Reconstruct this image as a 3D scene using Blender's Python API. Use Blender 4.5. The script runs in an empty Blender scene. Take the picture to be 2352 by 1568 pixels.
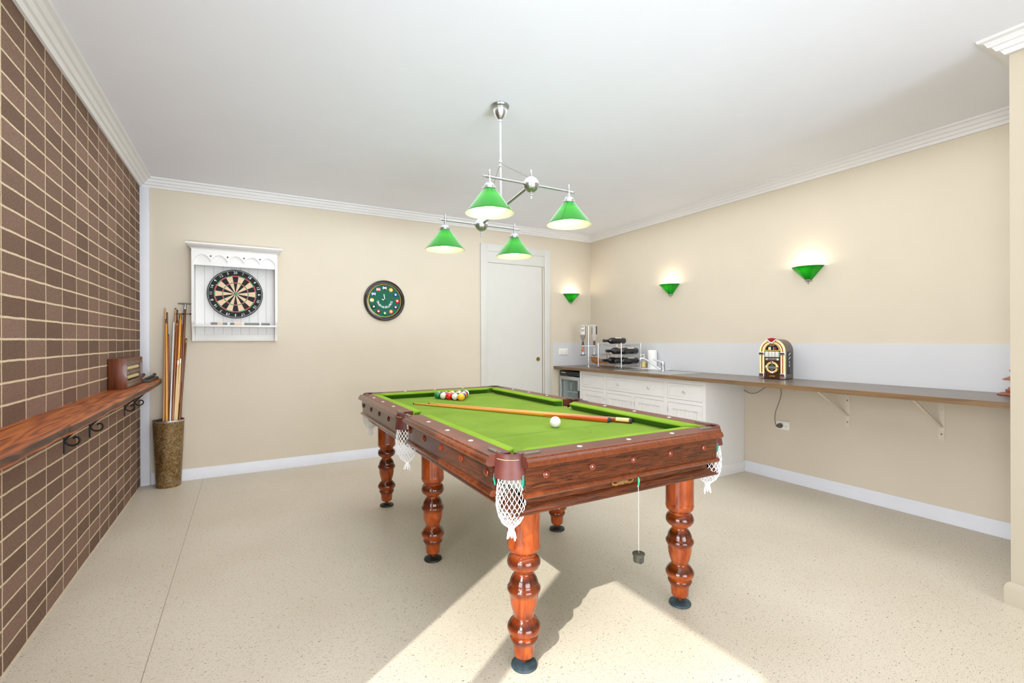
import bpy, bmesh, math, random
from mathutils import Vector, Matrix, Euler
random.seed(7)
PI = math.pi
COL = bpy.context.scene.collection

# ------------------------------------------------------------------ camera model (measured from the photograph)
CAM_H, FPX, YAW, HY, ROLL = 1.25, 1085.37, 0.5135, 781.31, -0.0032
_s, _c = math.sin(YAW), math.cos(YAW)
def _ray(u, v):
    X, Y = u - 1176, v - HY
    cr, sr = math.cos(ROLL), math.sin(ROLL)
    X, Y = X * cr + Y * sr, -X * sr + Y * cr
    r = X / FPX
    return Vector((_s + r * _c, _c - r * _s, -Y / FPX))
def at_z(u, v, z):
    d = _ray(u, v); return Vector((0, 0, CAM_H)) + d * ((z - CAM_H) / d.z)
def at_x(u, v, x):
    d = _ray(u, v); return Vector((0, 0, CAM_H)) + d * (x / d.x)
def at_y(u, v, y):
    d = _ray(u, v); return Vector((0, 0, CAM_H)) + d * (y / d.y)

XL, YB, XR, ZC = -0.795, 5.152, 4.152, 2.67     # left wall, back wall, right wall, ceiling
YF = -2.6                                        # front wall, behind the camera

# ------------------------------------------------------------------ materials
def lin(h):
    h = h.lstrip('#'); o = []
    for i in (0, 2, 4):
        c = int(h[i:i + 2], 16) / 255
        o.append(c / 12.92 if c <= .04045 else ((c + .055) / 1.055) ** 2.4)
    return (*o, 1)
_M = {}
def new_mat(name):
    m = bpy.data.materials.new(name); m.use_nodes = True
    nt = m.node_tree; b = nt.nodes['Principled BSDF']
    _M[name] = m
    return m, nt, b
def N(nt, t, **kw):
    n = nt.nodes.new(t)
    for k, v in kw.items(): setattr(n, k, v)
    return n
def L(nt, a, b): nt.links.new(a, b)
def plain(name, col, rough=.5, metal=0, noise=.06, nscale=30, bump=0, coat=0, spec=.5, emit=None, estr=0):
    """Principled with a slight procedural mottling."""
    m, nt, b = new_mat(name)
    tc = N(nt, 'ShaderNodeTexCoord'); no = N(nt, 'ShaderNodeTexNoise')
    no.inputs['Scale'].default_value = nscale; no.inputs['Detail'].default_value = 3
    L(nt, tc.outputs['Object'], no.inputs['Vector'])
    r = N(nt, 'ShaderNodeValToRGB'); c = lin(col)
    r.color_ramp.elements[0].position = .3; r.color_ramp.elements[1].position = .7
    r.color_ramp.elements[0].color = (*[x * (1 - noise) for x in c[:3]], 1)
    r.color_ramp.elements[1].color = (*[min(1, x * (1 + noise)) for x in c[:3]], 1)
    L(nt, no.outputs['Fac'], r.inputs['Fac']); L(nt, r.outputs['Color'], b.inputs['Base Color'])
    b.inputs['Roughness'].default_value = rough; b.inputs['Metallic'].default_value = metal
    b.inputs['Coat Weight'].default_value = coat; b.inputs['Coat Roughness'].default_value = .08
    b.inputs['Specular IOR Level'].default_value = spec
    if bump:
        bp = N(nt, 'ShaderNodeBump'); bp.inputs['Strength'].default_value = bump; bp.inputs['Distance'].default_value = .002
        L(nt, no.outputs['Fac'], bp.inputs['Height']); L(nt, bp.outputs['Normal'], b.inputs['Normal'])
    if emit:
        b.inputs['Emission Color'].default_value = lin(emit); b.inputs['Emission Strength'].default_value = estr
    return m
def wood(name, c1, c2, scale=(30, 30, 2.2), rough=.35, coat=0, dist=1.5, bump=.1, mid=.5, spec=.5, width=.3):
    m, nt, b = new_mat(name)
    tc = N(nt, 'ShaderNodeTexCoord'); mp = N(nt, 'ShaderNodeMapping'); mp.inputs['Scale'].default_value = scale
    L(nt, tc.outputs['Object'], mp.inputs['Vector'])
    n1 = N(nt, 'ShaderNodeTexNoise'); n1.inputs['Scale'].default_value = 1; n1.inputs['Detail'].default_value = 6
    n1.inputs['Distortion'].default_value = dist; n1.inputs['Roughness'].default_value = .65
    L(nt, mp.outputs['Vector'], n1.inputs['Vector'])
    r = N(nt, 'ShaderNodeValToRGB'); e = r.color_ramp.elements
    e[0].position = mid - width / 2; e[0].color = lin(c1); e[1].position = mid + width / 2; e[1].color = lin(c2)
    L(nt, n1.outputs['Fac'], r.inputs['Fac']); L(nt, r.outputs['Color'], b.inputs['Base Color'])
    b.inputs['Roughness'].default_value = rough; b.inputs['Coat Weight'].default_value = coat
    b.inputs['Coat Roughness'].default_value = .06; b.inputs['Specular IOR Level'].default_value = spec
    if bump:
        bp = N(nt, 'ShaderNodeBump'); bp.inputs['Strength'].default_value = bump; bp.inputs['Distance'].default_value = .001
        L(nt, n1.outputs['Fac'], bp.inputs['Height']); L(nt, bp.outputs['Normal'], b.inputs['Normal'])
    return m
def see_through(name, col, alpha, rough=.05, gloss=1.0):
    """thin clear glass or plastic: tinted see-through with a glossy coat."""
    m, nt, b = new_mat(name)
    b.inputs['Base Color'].default_value = lin(col); b.inputs['Roughness'].default_value = rough
    b.inputs['Specular IOR Level'].default_value = gloss
    no = N(nt, 'ShaderNodeTexNoise'); no.inputs['Scale'].default_value = 12
    mr = N(nt, 'ShaderNodeMapRange'); mr.inputs['To Min'].default_value = alpha * .9; mr.inputs['To Max'].default_value = min(1, alpha * 1.1)
    L(nt, no.outputs['Fac'], mr.inputs['Value']); L(nt, mr.outputs['Result'], b.inputs['Alpha'])
    return m
def lit_glass(name, col, ecol, estr, trans=.5):
    """glass of a lit shade: glossy, partly translucent, glowing from the lamp inside."""
    m, nt, b = new_mat(name)
    out = [n for n in nt.nodes if n.type == 'OUTPUT_MATERIAL'][0]
    tr = N(nt, 'ShaderNodeBsdfTranslucent'); tr.inputs['Color'].default_value = lin(col)
    mx = N(nt, 'ShaderNodeMixShader'); mx.inputs['Fac'].default_value = trans
    tc = N(nt, 'ShaderNodeTexCoord'); sp = N(nt, 'ShaderNodeSeparateXYZ'); L(nt, tc.outputs['Generated'], sp.inputs['Vector'])
    r = N(nt, 'ShaderNodeValToRGB'); e = r.color_ramp.elements
    e[0].position = 0; e[0].color = (.30, .30, .30, 1); e[1].position = .97; e[1].color = (.12, .12, .12, 1)
    k = e.new(.68); k.color = (1, 1, 1, 1)
    L(nt, sp.outputs['Z'], r.inputs['Fac'])
    mu = N(nt, 'ShaderNodeMath', operation='MULTIPLY'); mu.inputs[1].default_value = estr
    L(nt, r.outputs['Color'], mu.inputs[0]); L(nt, mu.outputs['Value'], b.inputs['Emission Strength'])
    b.inputs['Base Color'].default_value = lin(col); b.inputs['Roughness'].default_value = .12
    b.inputs['Emission Color'].default_value = lin(ecol)
    L(nt, b.outputs['BSDF'], mx.inputs[1]); L(nt, tr.outputs['BSDF'], mx.inputs[2]); L(nt, mx.outputs['Shader'], out.inputs['Surface'])
    return m

def floor_mat():
    m, nt, b = new_mat('speckled_vinyl')
    tc = N(nt, 'ShaderNodeTexCoord')
    def flecks(scale, lo, hi, rot=0.0):
        mp = N(nt, 'ShaderNodeMapping'); mp.inputs['Scale'].default_value = scale; mp.inputs['Rotation'].default_value = (0, 0, rot)
        L(nt, tc.outputs['Object'], mp.inputs['Vector'])
        n = N(nt, 'ShaderNodeTexNoise'); n.inputs['Scale'].default_value = 1; n.inputs['Detail'].default_value = 2.5
        L(nt, mp.outputs['Vector'], n.inputs['Vector'])
        r = N(nt, 'ShaderNodeMapRange'); r.inputs['From Min'].default_value = lo; r.inputs['From Max'].default_value = hi
        L(nt, n.outputs['Fac'], r.inputs['Value']); return r.outputs['Result']
    f1 = flecks((70, 150, 1), .655, .70); f2 = flecks((150, 250, 1), .60, .68); f3 = flecks((1.2, 1.2, 1), .3, .7); f4 = flecks((38, 90, 1), .6, .75)
    def mix(a, col, fac, amt):
        mx = N(nt, 'ShaderNodeMix', data_type='RGBA'); mu = N(nt, 'ShaderNodeMath', operation='MULTIPLY'); mu.inputs[1].default_value = amt
        L(nt, fac, mu.inputs[0]); L(nt, mu.outputs[0], mx.inputs[0])
        if isinstance(a, tuple): mx.inputs[6].default_value = a
        else: L(nt, a, mx.inputs[6])
        mx.inputs[7].default_value = col; return mx.outputs[2]
    c = mix(lin('#d2c8b6'), lin('#c8bda9'), f3, 1)
    c = mix(c, lin('#9c8e76'), f4, .5)
    c = mix(c, lin('#7a6d59'), f2, .8)
    c = mix(c, lin('#5d5244'), f1, 1)
    # welded seam of the vinyl sheet, running away from the window wall
    sp = N(nt, 'ShaderNodeSeparateXYZ'); L(nt, tc.outputs['Object'], sp.inputs['Vector'])
    d = N(nt, 'ShaderNodeMath', operation='ADD'); d.inputs[1].default_value = .338; L(nt, sp.outputs['X'], d.inputs[0])
    ab = N(nt, 'ShaderNodeMath', operation='ABSOLUTE'); L(nt, d.outputs[0], ab.inputs[0])
    lt = N(nt, 'ShaderNodeMath', operation='LESS_THAN'); lt.inputs[1].default_value = .0016; L(nt, ab.outputs[0], lt.inputs[0])
    c = mix(c, lin('#8a7e6c'), lt.outputs[0], .8)
    L(nt, c, b.inputs['Base Color']); b.inputs['Roughness'].default_value = .42; b.inputs['Specular IOR Level'].default_value = .35
    return m
def brick_mat():
    m, nt, b = new_mat('brown_stack_bond_brick')
    tc = N(nt, 'ShaderNodeTexCoord'); sp = N(nt, 'ShaderNodeSeparateXYZ'); L(nt, tc.outputs['Object'], sp.inputs['Vector'])
    cb = N(nt, 'ShaderNodeCombineXYZ')
    # joint lines slightly uneven
    nz = N(nt, 'ShaderNodeTexNoise'); nz.inputs['Scale'].default_value = 9; L(nt, tc.outputs['Object'], nz.inputs['Vector'])
    sb = N(nt, 'ShaderNodeMath', operation='SUBTRACT'); sb.inputs[1].default_value = .5; L(nt, nz.outputs['Fac'], sb.inputs[0])
    ml = N(nt, 'ShaderNodeMath', operation='MULTIPLY'); ml.inputs[1].default_value = .006; L(nt, sb.outputs[0], ml.inputs[0])
    ay = N(nt, 'ShaderNodeMath', operation='ADD'); L(nt, sp.outputs['Y'], ay.inputs[0]); L(nt, ml.outputs[0], ay.inputs[1])
    az = N(nt, 'ShaderNodeMath', operation='ADD'); L(nt, sp.outputs['Z'], az.inputs[0]); L(nt, ml.outputs[0], az.inputs[1])
    oy = N(nt, 'ShaderNodeMath', operation='ADD'); oy.inputs[1].default_value = -2.477 + .2258 * 40; L(nt, ay.outputs[0], oy.inputs[0])
    oz = N(nt, 'ShaderNodeMath', operation='ADD'); oz.inputs[1].default_value = -.088 + .0838 * 40; L(nt, az.outputs[0], oz.inputs[0])
    L(nt, oy.outputs[0], cb.inputs[0]); L(nt, oz.outputs[0], cb.inputs[1])
    br = N(nt, 'ShaderNodeTexBrick', offset=0, squash=1)
    br.inputs['Scale'].default_value = 1; br.inputs['Brick Width'].default_value = .2258; br.inputs['Row Height'].default_value = .0838
    br.inputs['Mortar Size'].default_value = .0046; br.inputs['Mortar Smooth'].default_value = .12; br.inputs['Bias'].default_value = 0
    br.inputs['Color1'].default_value = lin('#84695a'); br.inputs['Color2'].default_value = lin('#6a5344'); br.inputs['Mortar'].default_value = lin('#d0bd9f')
    L(nt, cb.outputs['Vector'], br.inputs['Vector'])
    n2 = N(nt, 'ShaderNodeTexNoise'); n2.inputs['Scale'].default_value = 140; n2.inputs['Detail'].default_value = 4; L(nt, tc.outputs['Object'], n2.inputs['Vector'])
    n3 = N(nt, 'ShaderNodeTexNoise'); n3.inputs['Scale'].default_value = 1.3; L(nt, tc.outputs['Object'], n3.inputs['Vector'])
    mr = N(nt, 'ShaderNodeMapRange'); mr.inputs['From Min'].default_value = .3; mr.inputs['From Max'].default_value = .7; mr.inputs['To Min'].default_value = .80; mr.inputs['To Max'].default_value = 1.15
    L(nt, n2.outputs['Fac'], mr.inputs['Value'])
    mx = N(nt, 'ShaderNodeMix', data_type='RGBA', blend_type='MULTIPLY'); mx.inputs[0].default_value = 1
    cc = N(nt, 'ShaderNodeCombineColor'); [L(nt, mr.outputs['Result'], cc.inputs[i]) for i in range(3)]
    L(nt, br.outputs['Color'], mx.inputs[6]); L(nt, cc.outputs['Color'], mx.inputs[7])
    L(nt, mx.outputs[2], b.inputs['Base Color']); b.inputs['Roughness'].default_value = .85; b.inputs['Specular IOR Level'].default_value = .2
    hs = N(nt, 'ShaderNodeMath', operation='MULTIPLY_ADD'); hs.inputs[1].default_value = -1; L(nt, br.outputs['Fac'], hs.inputs[0])
    hm = N(nt, 'ShaderNodeMath', operation='MULTIPLY'); hm.inputs[1].default_value = .3; L(nt, n2.outputs['Fac'], hm.inputs[0]); L(nt, hm.outputs[0], hs.inputs[2])
    bp = N(nt, 'ShaderNodeBump'); bp.inputs['Strength'].default_value = .5; bp.inputs['Distance'].default_value = .004
    L(nt, hs.outputs[0], bp.inputs['Height']); L(nt, bp.outputs['Normal'], b.inputs['Normal'])
    return m
def cloth_mat(name, c1, c2):
    m, nt, b = new_mat(name)
    tc = N(nt, 'ShaderNodeTexCoord')
    n = N(nt, 'ShaderNodeTexNoise'); n.inputs['Scale'].default_value = 450; n.inputs['Detail'].default_value = 2; L(nt, tc.outputs['Object'], n.inputs['Vector'])
    n2 = N(nt, 'ShaderNodeTexNoise'); n2.inputs['Scale'].default_value = 5; n2.inputs['Detail'].default_value = 3; L(nt, tc.outputs['Object'], n2.inputs['Vector'])
    ad = N(nt, 'ShaderNodeMath', operation='MULTIPLY_ADD'); ad.inputs[1].default_value = .5; L(nt, n2.outputs['Fac'], ad.inputs[0])
    h = N(nt, 'ShaderNodeMath', operation='MULTIPLY'); h.inputs[1].default_value = .5; L(nt, n.outputs['Fac'], h.inputs[0]); L(nt, h.outputs[0], ad.inputs[2])
    r = N(nt, 'ShaderNodeValToRGB'); r.color_ramp.elements[0].position = .35; r.color_ramp.elements[1].position = .65
    r.color_ramp.elements[0].color = lin(c1); r.color_ramp.elements[1].color = lin(c2)
    L(nt, ad.outputs[0], r.inputs['Fac']); L(nt, r.outputs['Color'], b.inputs['Base Color'])
    b.inputs['Roughness'].default_value = .95; b.inputs['Specular IOR Level'].default_value = .05
    b.inputs['Sheen Weight'].default_value = .25; b.inputs['Sheen Tint'].default_value = lin('#b8d860')
    return m
def galv_mat():
    m, nt, b = new_mat('aged_galvanised_brass_tin')
    tc = N(nt, 'ShaderNodeTexCoord'); v = N(nt, 'ShaderNodeTexVoronoi'); v.inputs['Scale'].default_value = 130; L(nt, tc.outputs['Object'], v.inputs['Vector'])
    n = N(nt, 'ShaderNodeTexNoise'); n.inputs['Scale'].default_value = 16; n.inputs['Detail'].default_value = 6; L(nt, tc.outputs['Object'], n.inputs['Vector'])
    ad = N(nt, 'ShaderNodeMath', operation='MULTIPLY_ADD'); ad.inputs[1].default_value = .6; L(nt, n.outputs['Fac'], ad.inputs[0])
    sp = N(nt, 'ShaderNodeSeparateColor'); L(nt, v.outputs['Color'], sp.inputs[0])
    mm = N(nt, 'ShaderNodeMath', operation='MULTIPLY'); mm.inputs[1].default_value = .4; L(nt, sp.outputs[0], mm.inputs[0]); L(nt, mm.outputs[0], ad.inputs[2])
    r = N(nt, 'ShaderNodeValToRGB'); e = r.color_ramp.elements
    e[0].position = .25; e[0].color = lin('#6b4c2a'); e[1].position = .8; e[1].color = lin('#b3a78f'); k = e.new(.5); k.color = lin('#937647')
    L(nt, ad.outputs[0], r.inputs['Fac']); L(nt, r.outputs['Color'], b.inputs['Base Color'])
    b.inputs['Metallic'].default_value = .75; b.inputs['Roughness'].default_value = .42
    return m
def shelf_mat():
    """sawn red timber: growth rings along the board, dark burnt bark patches on the edge."""
    m, nt, b = new_mat('oiled_red_timber')
    tc = N(nt, 'ShaderNodeTexCoord'); mp = N(nt, 'ShaderNodeMapping'); mp.inputs['Scale'].default_value = (7, .55, 3); L(nt, tc.outputs['Object'], mp.inputs['Vector'])
    n1 = N(nt, 'ShaderNodeTexNoise'); n1.inputs['Scale'].default_value = 1; n1.inputs['Detail'].default_value = 1; n1.inputs['Distortion'].default_value = .25
    L(nt, mp.outputs['Vector'], n1.inputs['Vector'])
    mu = N(nt, 'ShaderNodeMath', operation='MULTIPLY'); mu.inputs[1].default_value = 95; L(nt, n1.outputs['Fac'], mu.inputs[0])
    si = N(nt, 'ShaderNodeMath', operation='SINE'); L(nt, mu.outputs[0], si.inputs[0])
    mp2 = N(nt, 'ShaderNodeMapping'); mp2.inputs['Scale'].default_value = (90, 3, 90); L(nt, tc.outputs['Object'], mp2.inputs['Vector'])
    n2 = N(nt, 'ShaderNodeTexNoise'); n2.inputs['Scale'].default_value = 1; n2.inputs['Detail'].default_value = 6; L(nt, mp2.outputs['Vector'], n2.inputs['Vector'])
    ad = N(nt, 'ShaderNodeMath', operation='MULTIPLY_ADD'); ad.inputs[1].default_value = .13; L(nt, si.outputs[0], ad.inputs[0]); L(nt, n2.outputs['Fac'], ad.inputs[2])
    r = N(nt, 'ShaderNodeValToRGB'); e = r.color_ramp.elements
    e[0].position = .25; e[0].color = lin('#602c0e'); e[1].position = .72; e[1].color = lin('#b26429'); k = e.new(.48); k.color = lin('#954a1b')
    L(nt, ad.outputs[0], r.inputs['Fac']); L(nt, r.outputs['Color'], b.inputs['Base Color'])
    b.inputs['Roughness'].default_value = .45
    return m

def leg_mat():
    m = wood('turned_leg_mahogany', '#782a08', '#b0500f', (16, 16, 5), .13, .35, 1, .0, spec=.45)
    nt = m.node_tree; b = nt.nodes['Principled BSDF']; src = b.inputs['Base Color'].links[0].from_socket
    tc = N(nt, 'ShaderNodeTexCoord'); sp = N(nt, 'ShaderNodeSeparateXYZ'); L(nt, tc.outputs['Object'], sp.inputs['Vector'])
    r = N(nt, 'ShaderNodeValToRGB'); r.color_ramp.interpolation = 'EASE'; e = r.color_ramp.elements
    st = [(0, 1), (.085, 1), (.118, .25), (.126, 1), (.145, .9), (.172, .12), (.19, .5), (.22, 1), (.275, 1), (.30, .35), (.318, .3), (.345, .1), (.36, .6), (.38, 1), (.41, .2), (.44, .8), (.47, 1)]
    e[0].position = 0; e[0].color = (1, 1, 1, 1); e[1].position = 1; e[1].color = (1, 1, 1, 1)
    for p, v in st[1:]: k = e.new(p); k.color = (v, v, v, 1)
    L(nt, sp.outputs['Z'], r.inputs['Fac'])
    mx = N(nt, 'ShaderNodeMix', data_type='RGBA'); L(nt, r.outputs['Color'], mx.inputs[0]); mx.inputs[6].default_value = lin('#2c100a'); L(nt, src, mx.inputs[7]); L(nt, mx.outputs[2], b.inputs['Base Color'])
    return m
M = dict(
    floor=floor_mat(), brick=brick_mat(),
    ceil=plain('white_ceiling_paint', '#eaecf4', .9, noise=.01, nscale=3, spec=.1),
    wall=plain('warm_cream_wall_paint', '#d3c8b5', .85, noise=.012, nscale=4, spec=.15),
    wallnib=plain('darkened_cream_wall_paint', '#b3a896', .85, noise=.012, nscale=4, spec=.1),  # the wall cream, darkened to offset the strong light on the nib
    trim=plain('white_gloss_trim_paint', '#e6e5e5', .45, noise=.01, nscale=6, spec=.3),
    skirt=plain('cool_white_skirting_paint', '#dfe0e6', .4, noise=.015, nscale=8, spec=.3),
    door=plain('off_white_door_paint', '#cfcdc6', .5, noise=.012, nscale=5, spec=.3),
    cab=plain('white_cabinet_paint', '#e4e2df', .4, noise=.012, nscale=9, spec=.3),
    jgroove=plain('grey_groove_shadow_paint', '#9d9c98', .7),
    splash=plain('pale_grey_splash_panel', '#d0d0d1', .3, noise=.01, nscale=3, spec=.4),
    gap=plain('shadow_gap_dark', '#4a463f', .9),
    mahog=wood('polished_mahogany', '#6a2a10', '#8f4520', (22, 22, 2.0), .16, .3, 1.2, .03, spec=.4),
    blind=wood('figured_mahogany_panel', '#321709', '#6b351a', (5, 85, 85), .2, .2, 2.2, .03, width=.26, spec=.35),
    blindy=wood('figured_mahogany_panel_long', '#321709', '#66331a', (85, 5, 85), .2, .2, 2.2, .03, width=.26, spec=.35),
    railw=wood('worn_mahogany_rail', '#5f3024', '#6d3b2d', (16, 16, 16), .34, 0, .8, .02, spec=.28),
    bead=wood('mahogany_moulding', '#5a2a12', '#75391a', (45, 45, 45), .18, .3, 1, .02, spec=.4),
    legw=leg_mat(),
    legd=plain('leg_bulb_dark_stain', '#5a2a17', .15, coat=.8, noise=.12, nscale=14),
    cloth=cloth_mat('green_baize', '#63802a', '#7a953c'), cushion_shade=cloth_mat('green_cushion_undercut_shade', '#2f5a12', '#3b6a16'), cushion=cloth_mat('green_cushion_baize', '#6f9024', '#86a638'),
    mark=plain('baulk_line_marking', '#3f6a18', .9), knob=plain('red_brown_bolt_cover', '#6f280d', .22, coat=.6, noise=.25, nscale=60),
    sight=plain('silver_rail_sight', '#d2d0cc', .3, .6), plate=plain('grey_pocket_plate', '#746d60', .4, .3),
    leather=plain('burgundy_leather', '#5c2b24', .5, noise=.14, nscale=45, bump=.1), stitch=plain('cream_stitching', '#d8c28e', .8),
    net=plain('white_cotton_net', '#f0efec', .9, noise=.04), netg=plain('green_net_cord', '#1f8f75', .8),
    foot=plain('oxidised_foot_disc', '#3d4d55', .5, .35, noise=.3, nscale=50), footk=plain('black_foot_disc', '#26241f', .5, .3, noise=.2, nscale=40),
    brass=plain('old_brass', '#a8823d', .35, .8, noise=.2, nscale=60), gilt=plain('gilt_carving', '#97703c', .45, .3, noise=.2, nscale=90),
    cue=wood('honey_ash_cue', '#cf8422', '#e6a23a', (60, 60, 1.5), .22, .5, .5, 0), cuebutt=wood('orange_cue_butt', '#b4470f', '#d9661a', (40, 40, 2), .2, .6, .5, 0),
    cuebr=wood('brown_cue_butt', '#7f3f14', '#a4571f', (40, 40, 2), .22, .5, .5, 0), cuetan=wood('tan_cue_shaft', '#b98a55', '#cda06a', (60, 60, 1.5), .35, .2, .5, 0),
    cuedk=wood('dark_cue_wood', '#5e3514', '#7c481d', (60, 60, 1.5), .3, .3, .5, 0), cuepale=wood('pale_maple_shaft', '#dcb97e', '#e8cb98', (60, 60, 1.5), .3, .3, .5, 0),
    black=plain('black_rubber', '#1c1c1e', .55), bumper=plain('blue_black_rubber', '#25303a', .5), white=plain('white_ferrule', '#eeece6', .4),
    silver=plain('silver_tube', '#cfd1d2', .3, .5), chrome=plain('chrome', '#dcdee0', .12, 1, noise=.01), steel=plain('brushed_steel', '#c9cacb', .28, .9, noise=.03),
    nickel=plain('satin_nickel', '#b4b4b4', .28, 1, noise=.02), iron=plain('black_wrought_iron', '#1b1a19', .5, .3),
    galv=galv_mat(), shelf=shelf_mat(), bark=wood('dark_live_edge', '#3a2a22', '#7d4826', (30, 2.5, 30), .6, 0, 1, .2, mid=.56, width=.25),
    walnut=wood('dark_walnut', '#4a1f0c', '#7a3c17', (26, 26, 3), .35, .2, 1.2, .05), walnut2=wood('faded_walnut', '#5d483a', '#7a6452', (20, 3, 20), .45, .1, 1.2, .05),
    ivory=plain('yellowed_card_roller', '#cdb98a', .6, noise=.08), teal=plain('teal_mark', '#7fc9b4', .5), ebony=plain('ebonised_wood', '#2e2a25', .45, noise=.2),
    dblack=plain('dartboard_black', '#191917', .8, noise=.15, nscale=120), dcream=plain('dartboard_sisal', '#e3c3a0', .85, noise=.08, nscale=150),
    dred=plain('dartboard_red', '#d02a2a', .7), dgreen=plain('dartboard_green', '#128a45', .7), wire=plain('wire_white', '#d6dcdc', .4, .3),
    ctop=wood('grey_oak_laminate', '#62554a', '#7c6d60', (14, 2.2, 14), .33, .1, .8, .03), cedge=wood('oak_laminate_edge', '#6b5138', '#866a48', (30, 3, 60), .4, .1, .8, .03),
    dkgreen=plain('clock_green_felt', '#0a5a45', .8), dkwood=plain('ebony_clock_frame', '#241a18', .2, coat=.7, noise=.2), gold=plain('gold_rim', '#d0a94f', .35, .6),
    lettering=plain('white_lettering', '#eeeeea', .6), inkblack=plain('black_ink', '#161616', .6),
    shade=lit_glass('green_lit_glass', '#0a780a', '#3cc814', .42, .35), lining=lit_glass('opal_lining_glass', '#f6ecd6', '#ffefcf', .28, .3),
    sconce=lit_glass('green_sconce_glass', '#0f7d16', '#12a010', .16, .35),
    bulb=plain('lit_bulb', '#fff8e8', .4, emit='#fff2d4', estr=9),
    glass=see_through('clear_bottle_glass', '#e9ecea', .22), pane=see_through('fridge_door_glass', '#a9bab6', .2, .03), brownliq=see_through('brown_spirit', '#6a5a44', .8), amber=see_through('amber_spirit', '#c86a14', .88),
    acrylic=see_through('clear_acrylic', '#dfe6e6', .18), wine=plain('dark_wine_glass', '#15161a', .08, coat=.6, noise=.1), label=plain('cream_paper_label', '#ddd8cc', .8), orangelab=plain('orange_label_print', '#e6a860', .8),
    darklab=plain('dark_label', '#4b463c', .7), wicker=wood('woven_cane', '#8a4d14', '#c88735', (70, 70, 70), .55, 0, .4, .3), can=plain('dark_can', '#34353a', .35, .3), canred=plain('red_orange_fruit', '#c2584a', .5),
    towel=plain('white_paper_towel', '#efeeec', .95, noise=.02), soap=see_through('yellow_soap_liquid', '#b99a1e', .9), soaplab=plain('yellow_soap_label', '#e2cf7a', .7, noise=.25, nscale=160),
    fridge=plain('grey_fridge_case', '#8f8f8c', .4, .3), fridgein=plain('fridge_white_liner', '#c4d0cc', .5), fblack=plain('black_fridge_trim', '#17171a', .4),
    jwood=wood('walnut_veneer_case', '#5b4a3f', '#6b594c', (30, 30, 5), .35, .1, .8, .02), jbrown=plain('brown_fascia', '#43240c', .35, noise=.1), jcream=plain('cream_glow_tube', '#f0e0a4', .3, emit='#f2dd94', estr=.12, coat=.4),
    jred=plain('red_plastic', '#9c0d15', .4, coat=.1), jgrey=plain('grey_speaker_badge', '#76776f', .5), jblack=plain('black_plastic', '#161618', .35), jyellow=plain('amber_ring', '#eccb6a', .3, coat=.4),
    jgreen=plain('dark_green_print', '#2e5230', .5), jorange=plain('orange_print', '#c77a35', .5),
    outlet=plain('white_outlet_plastic', '#ecebe4', .35, noise=.01), cord=plain('grey_cord_plastic', '#8b8272', .5), plug=plain('dark_plug', '#5b5147', .4),
    bracket=plain('cream_bracket_enamel', '#d9cebd', .5), copper=plain('copper_resin', '#94553f', .45, .15, noise=.3, nscale=70, bump=.6),
    chalk=plain('dark_olive_plastic', '#4a473a', .55, noise=.1), string=plain('pale_string', '#ddd6c4', .9), gstring=plain('green_string', '#35c28d', .8), cueball=plain('ivory_white_ball', '#eceae3', .12, coat=.5, noise=.01),
    board=plain('white_cutting_board', '#e4e5e6', .4),
)

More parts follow.
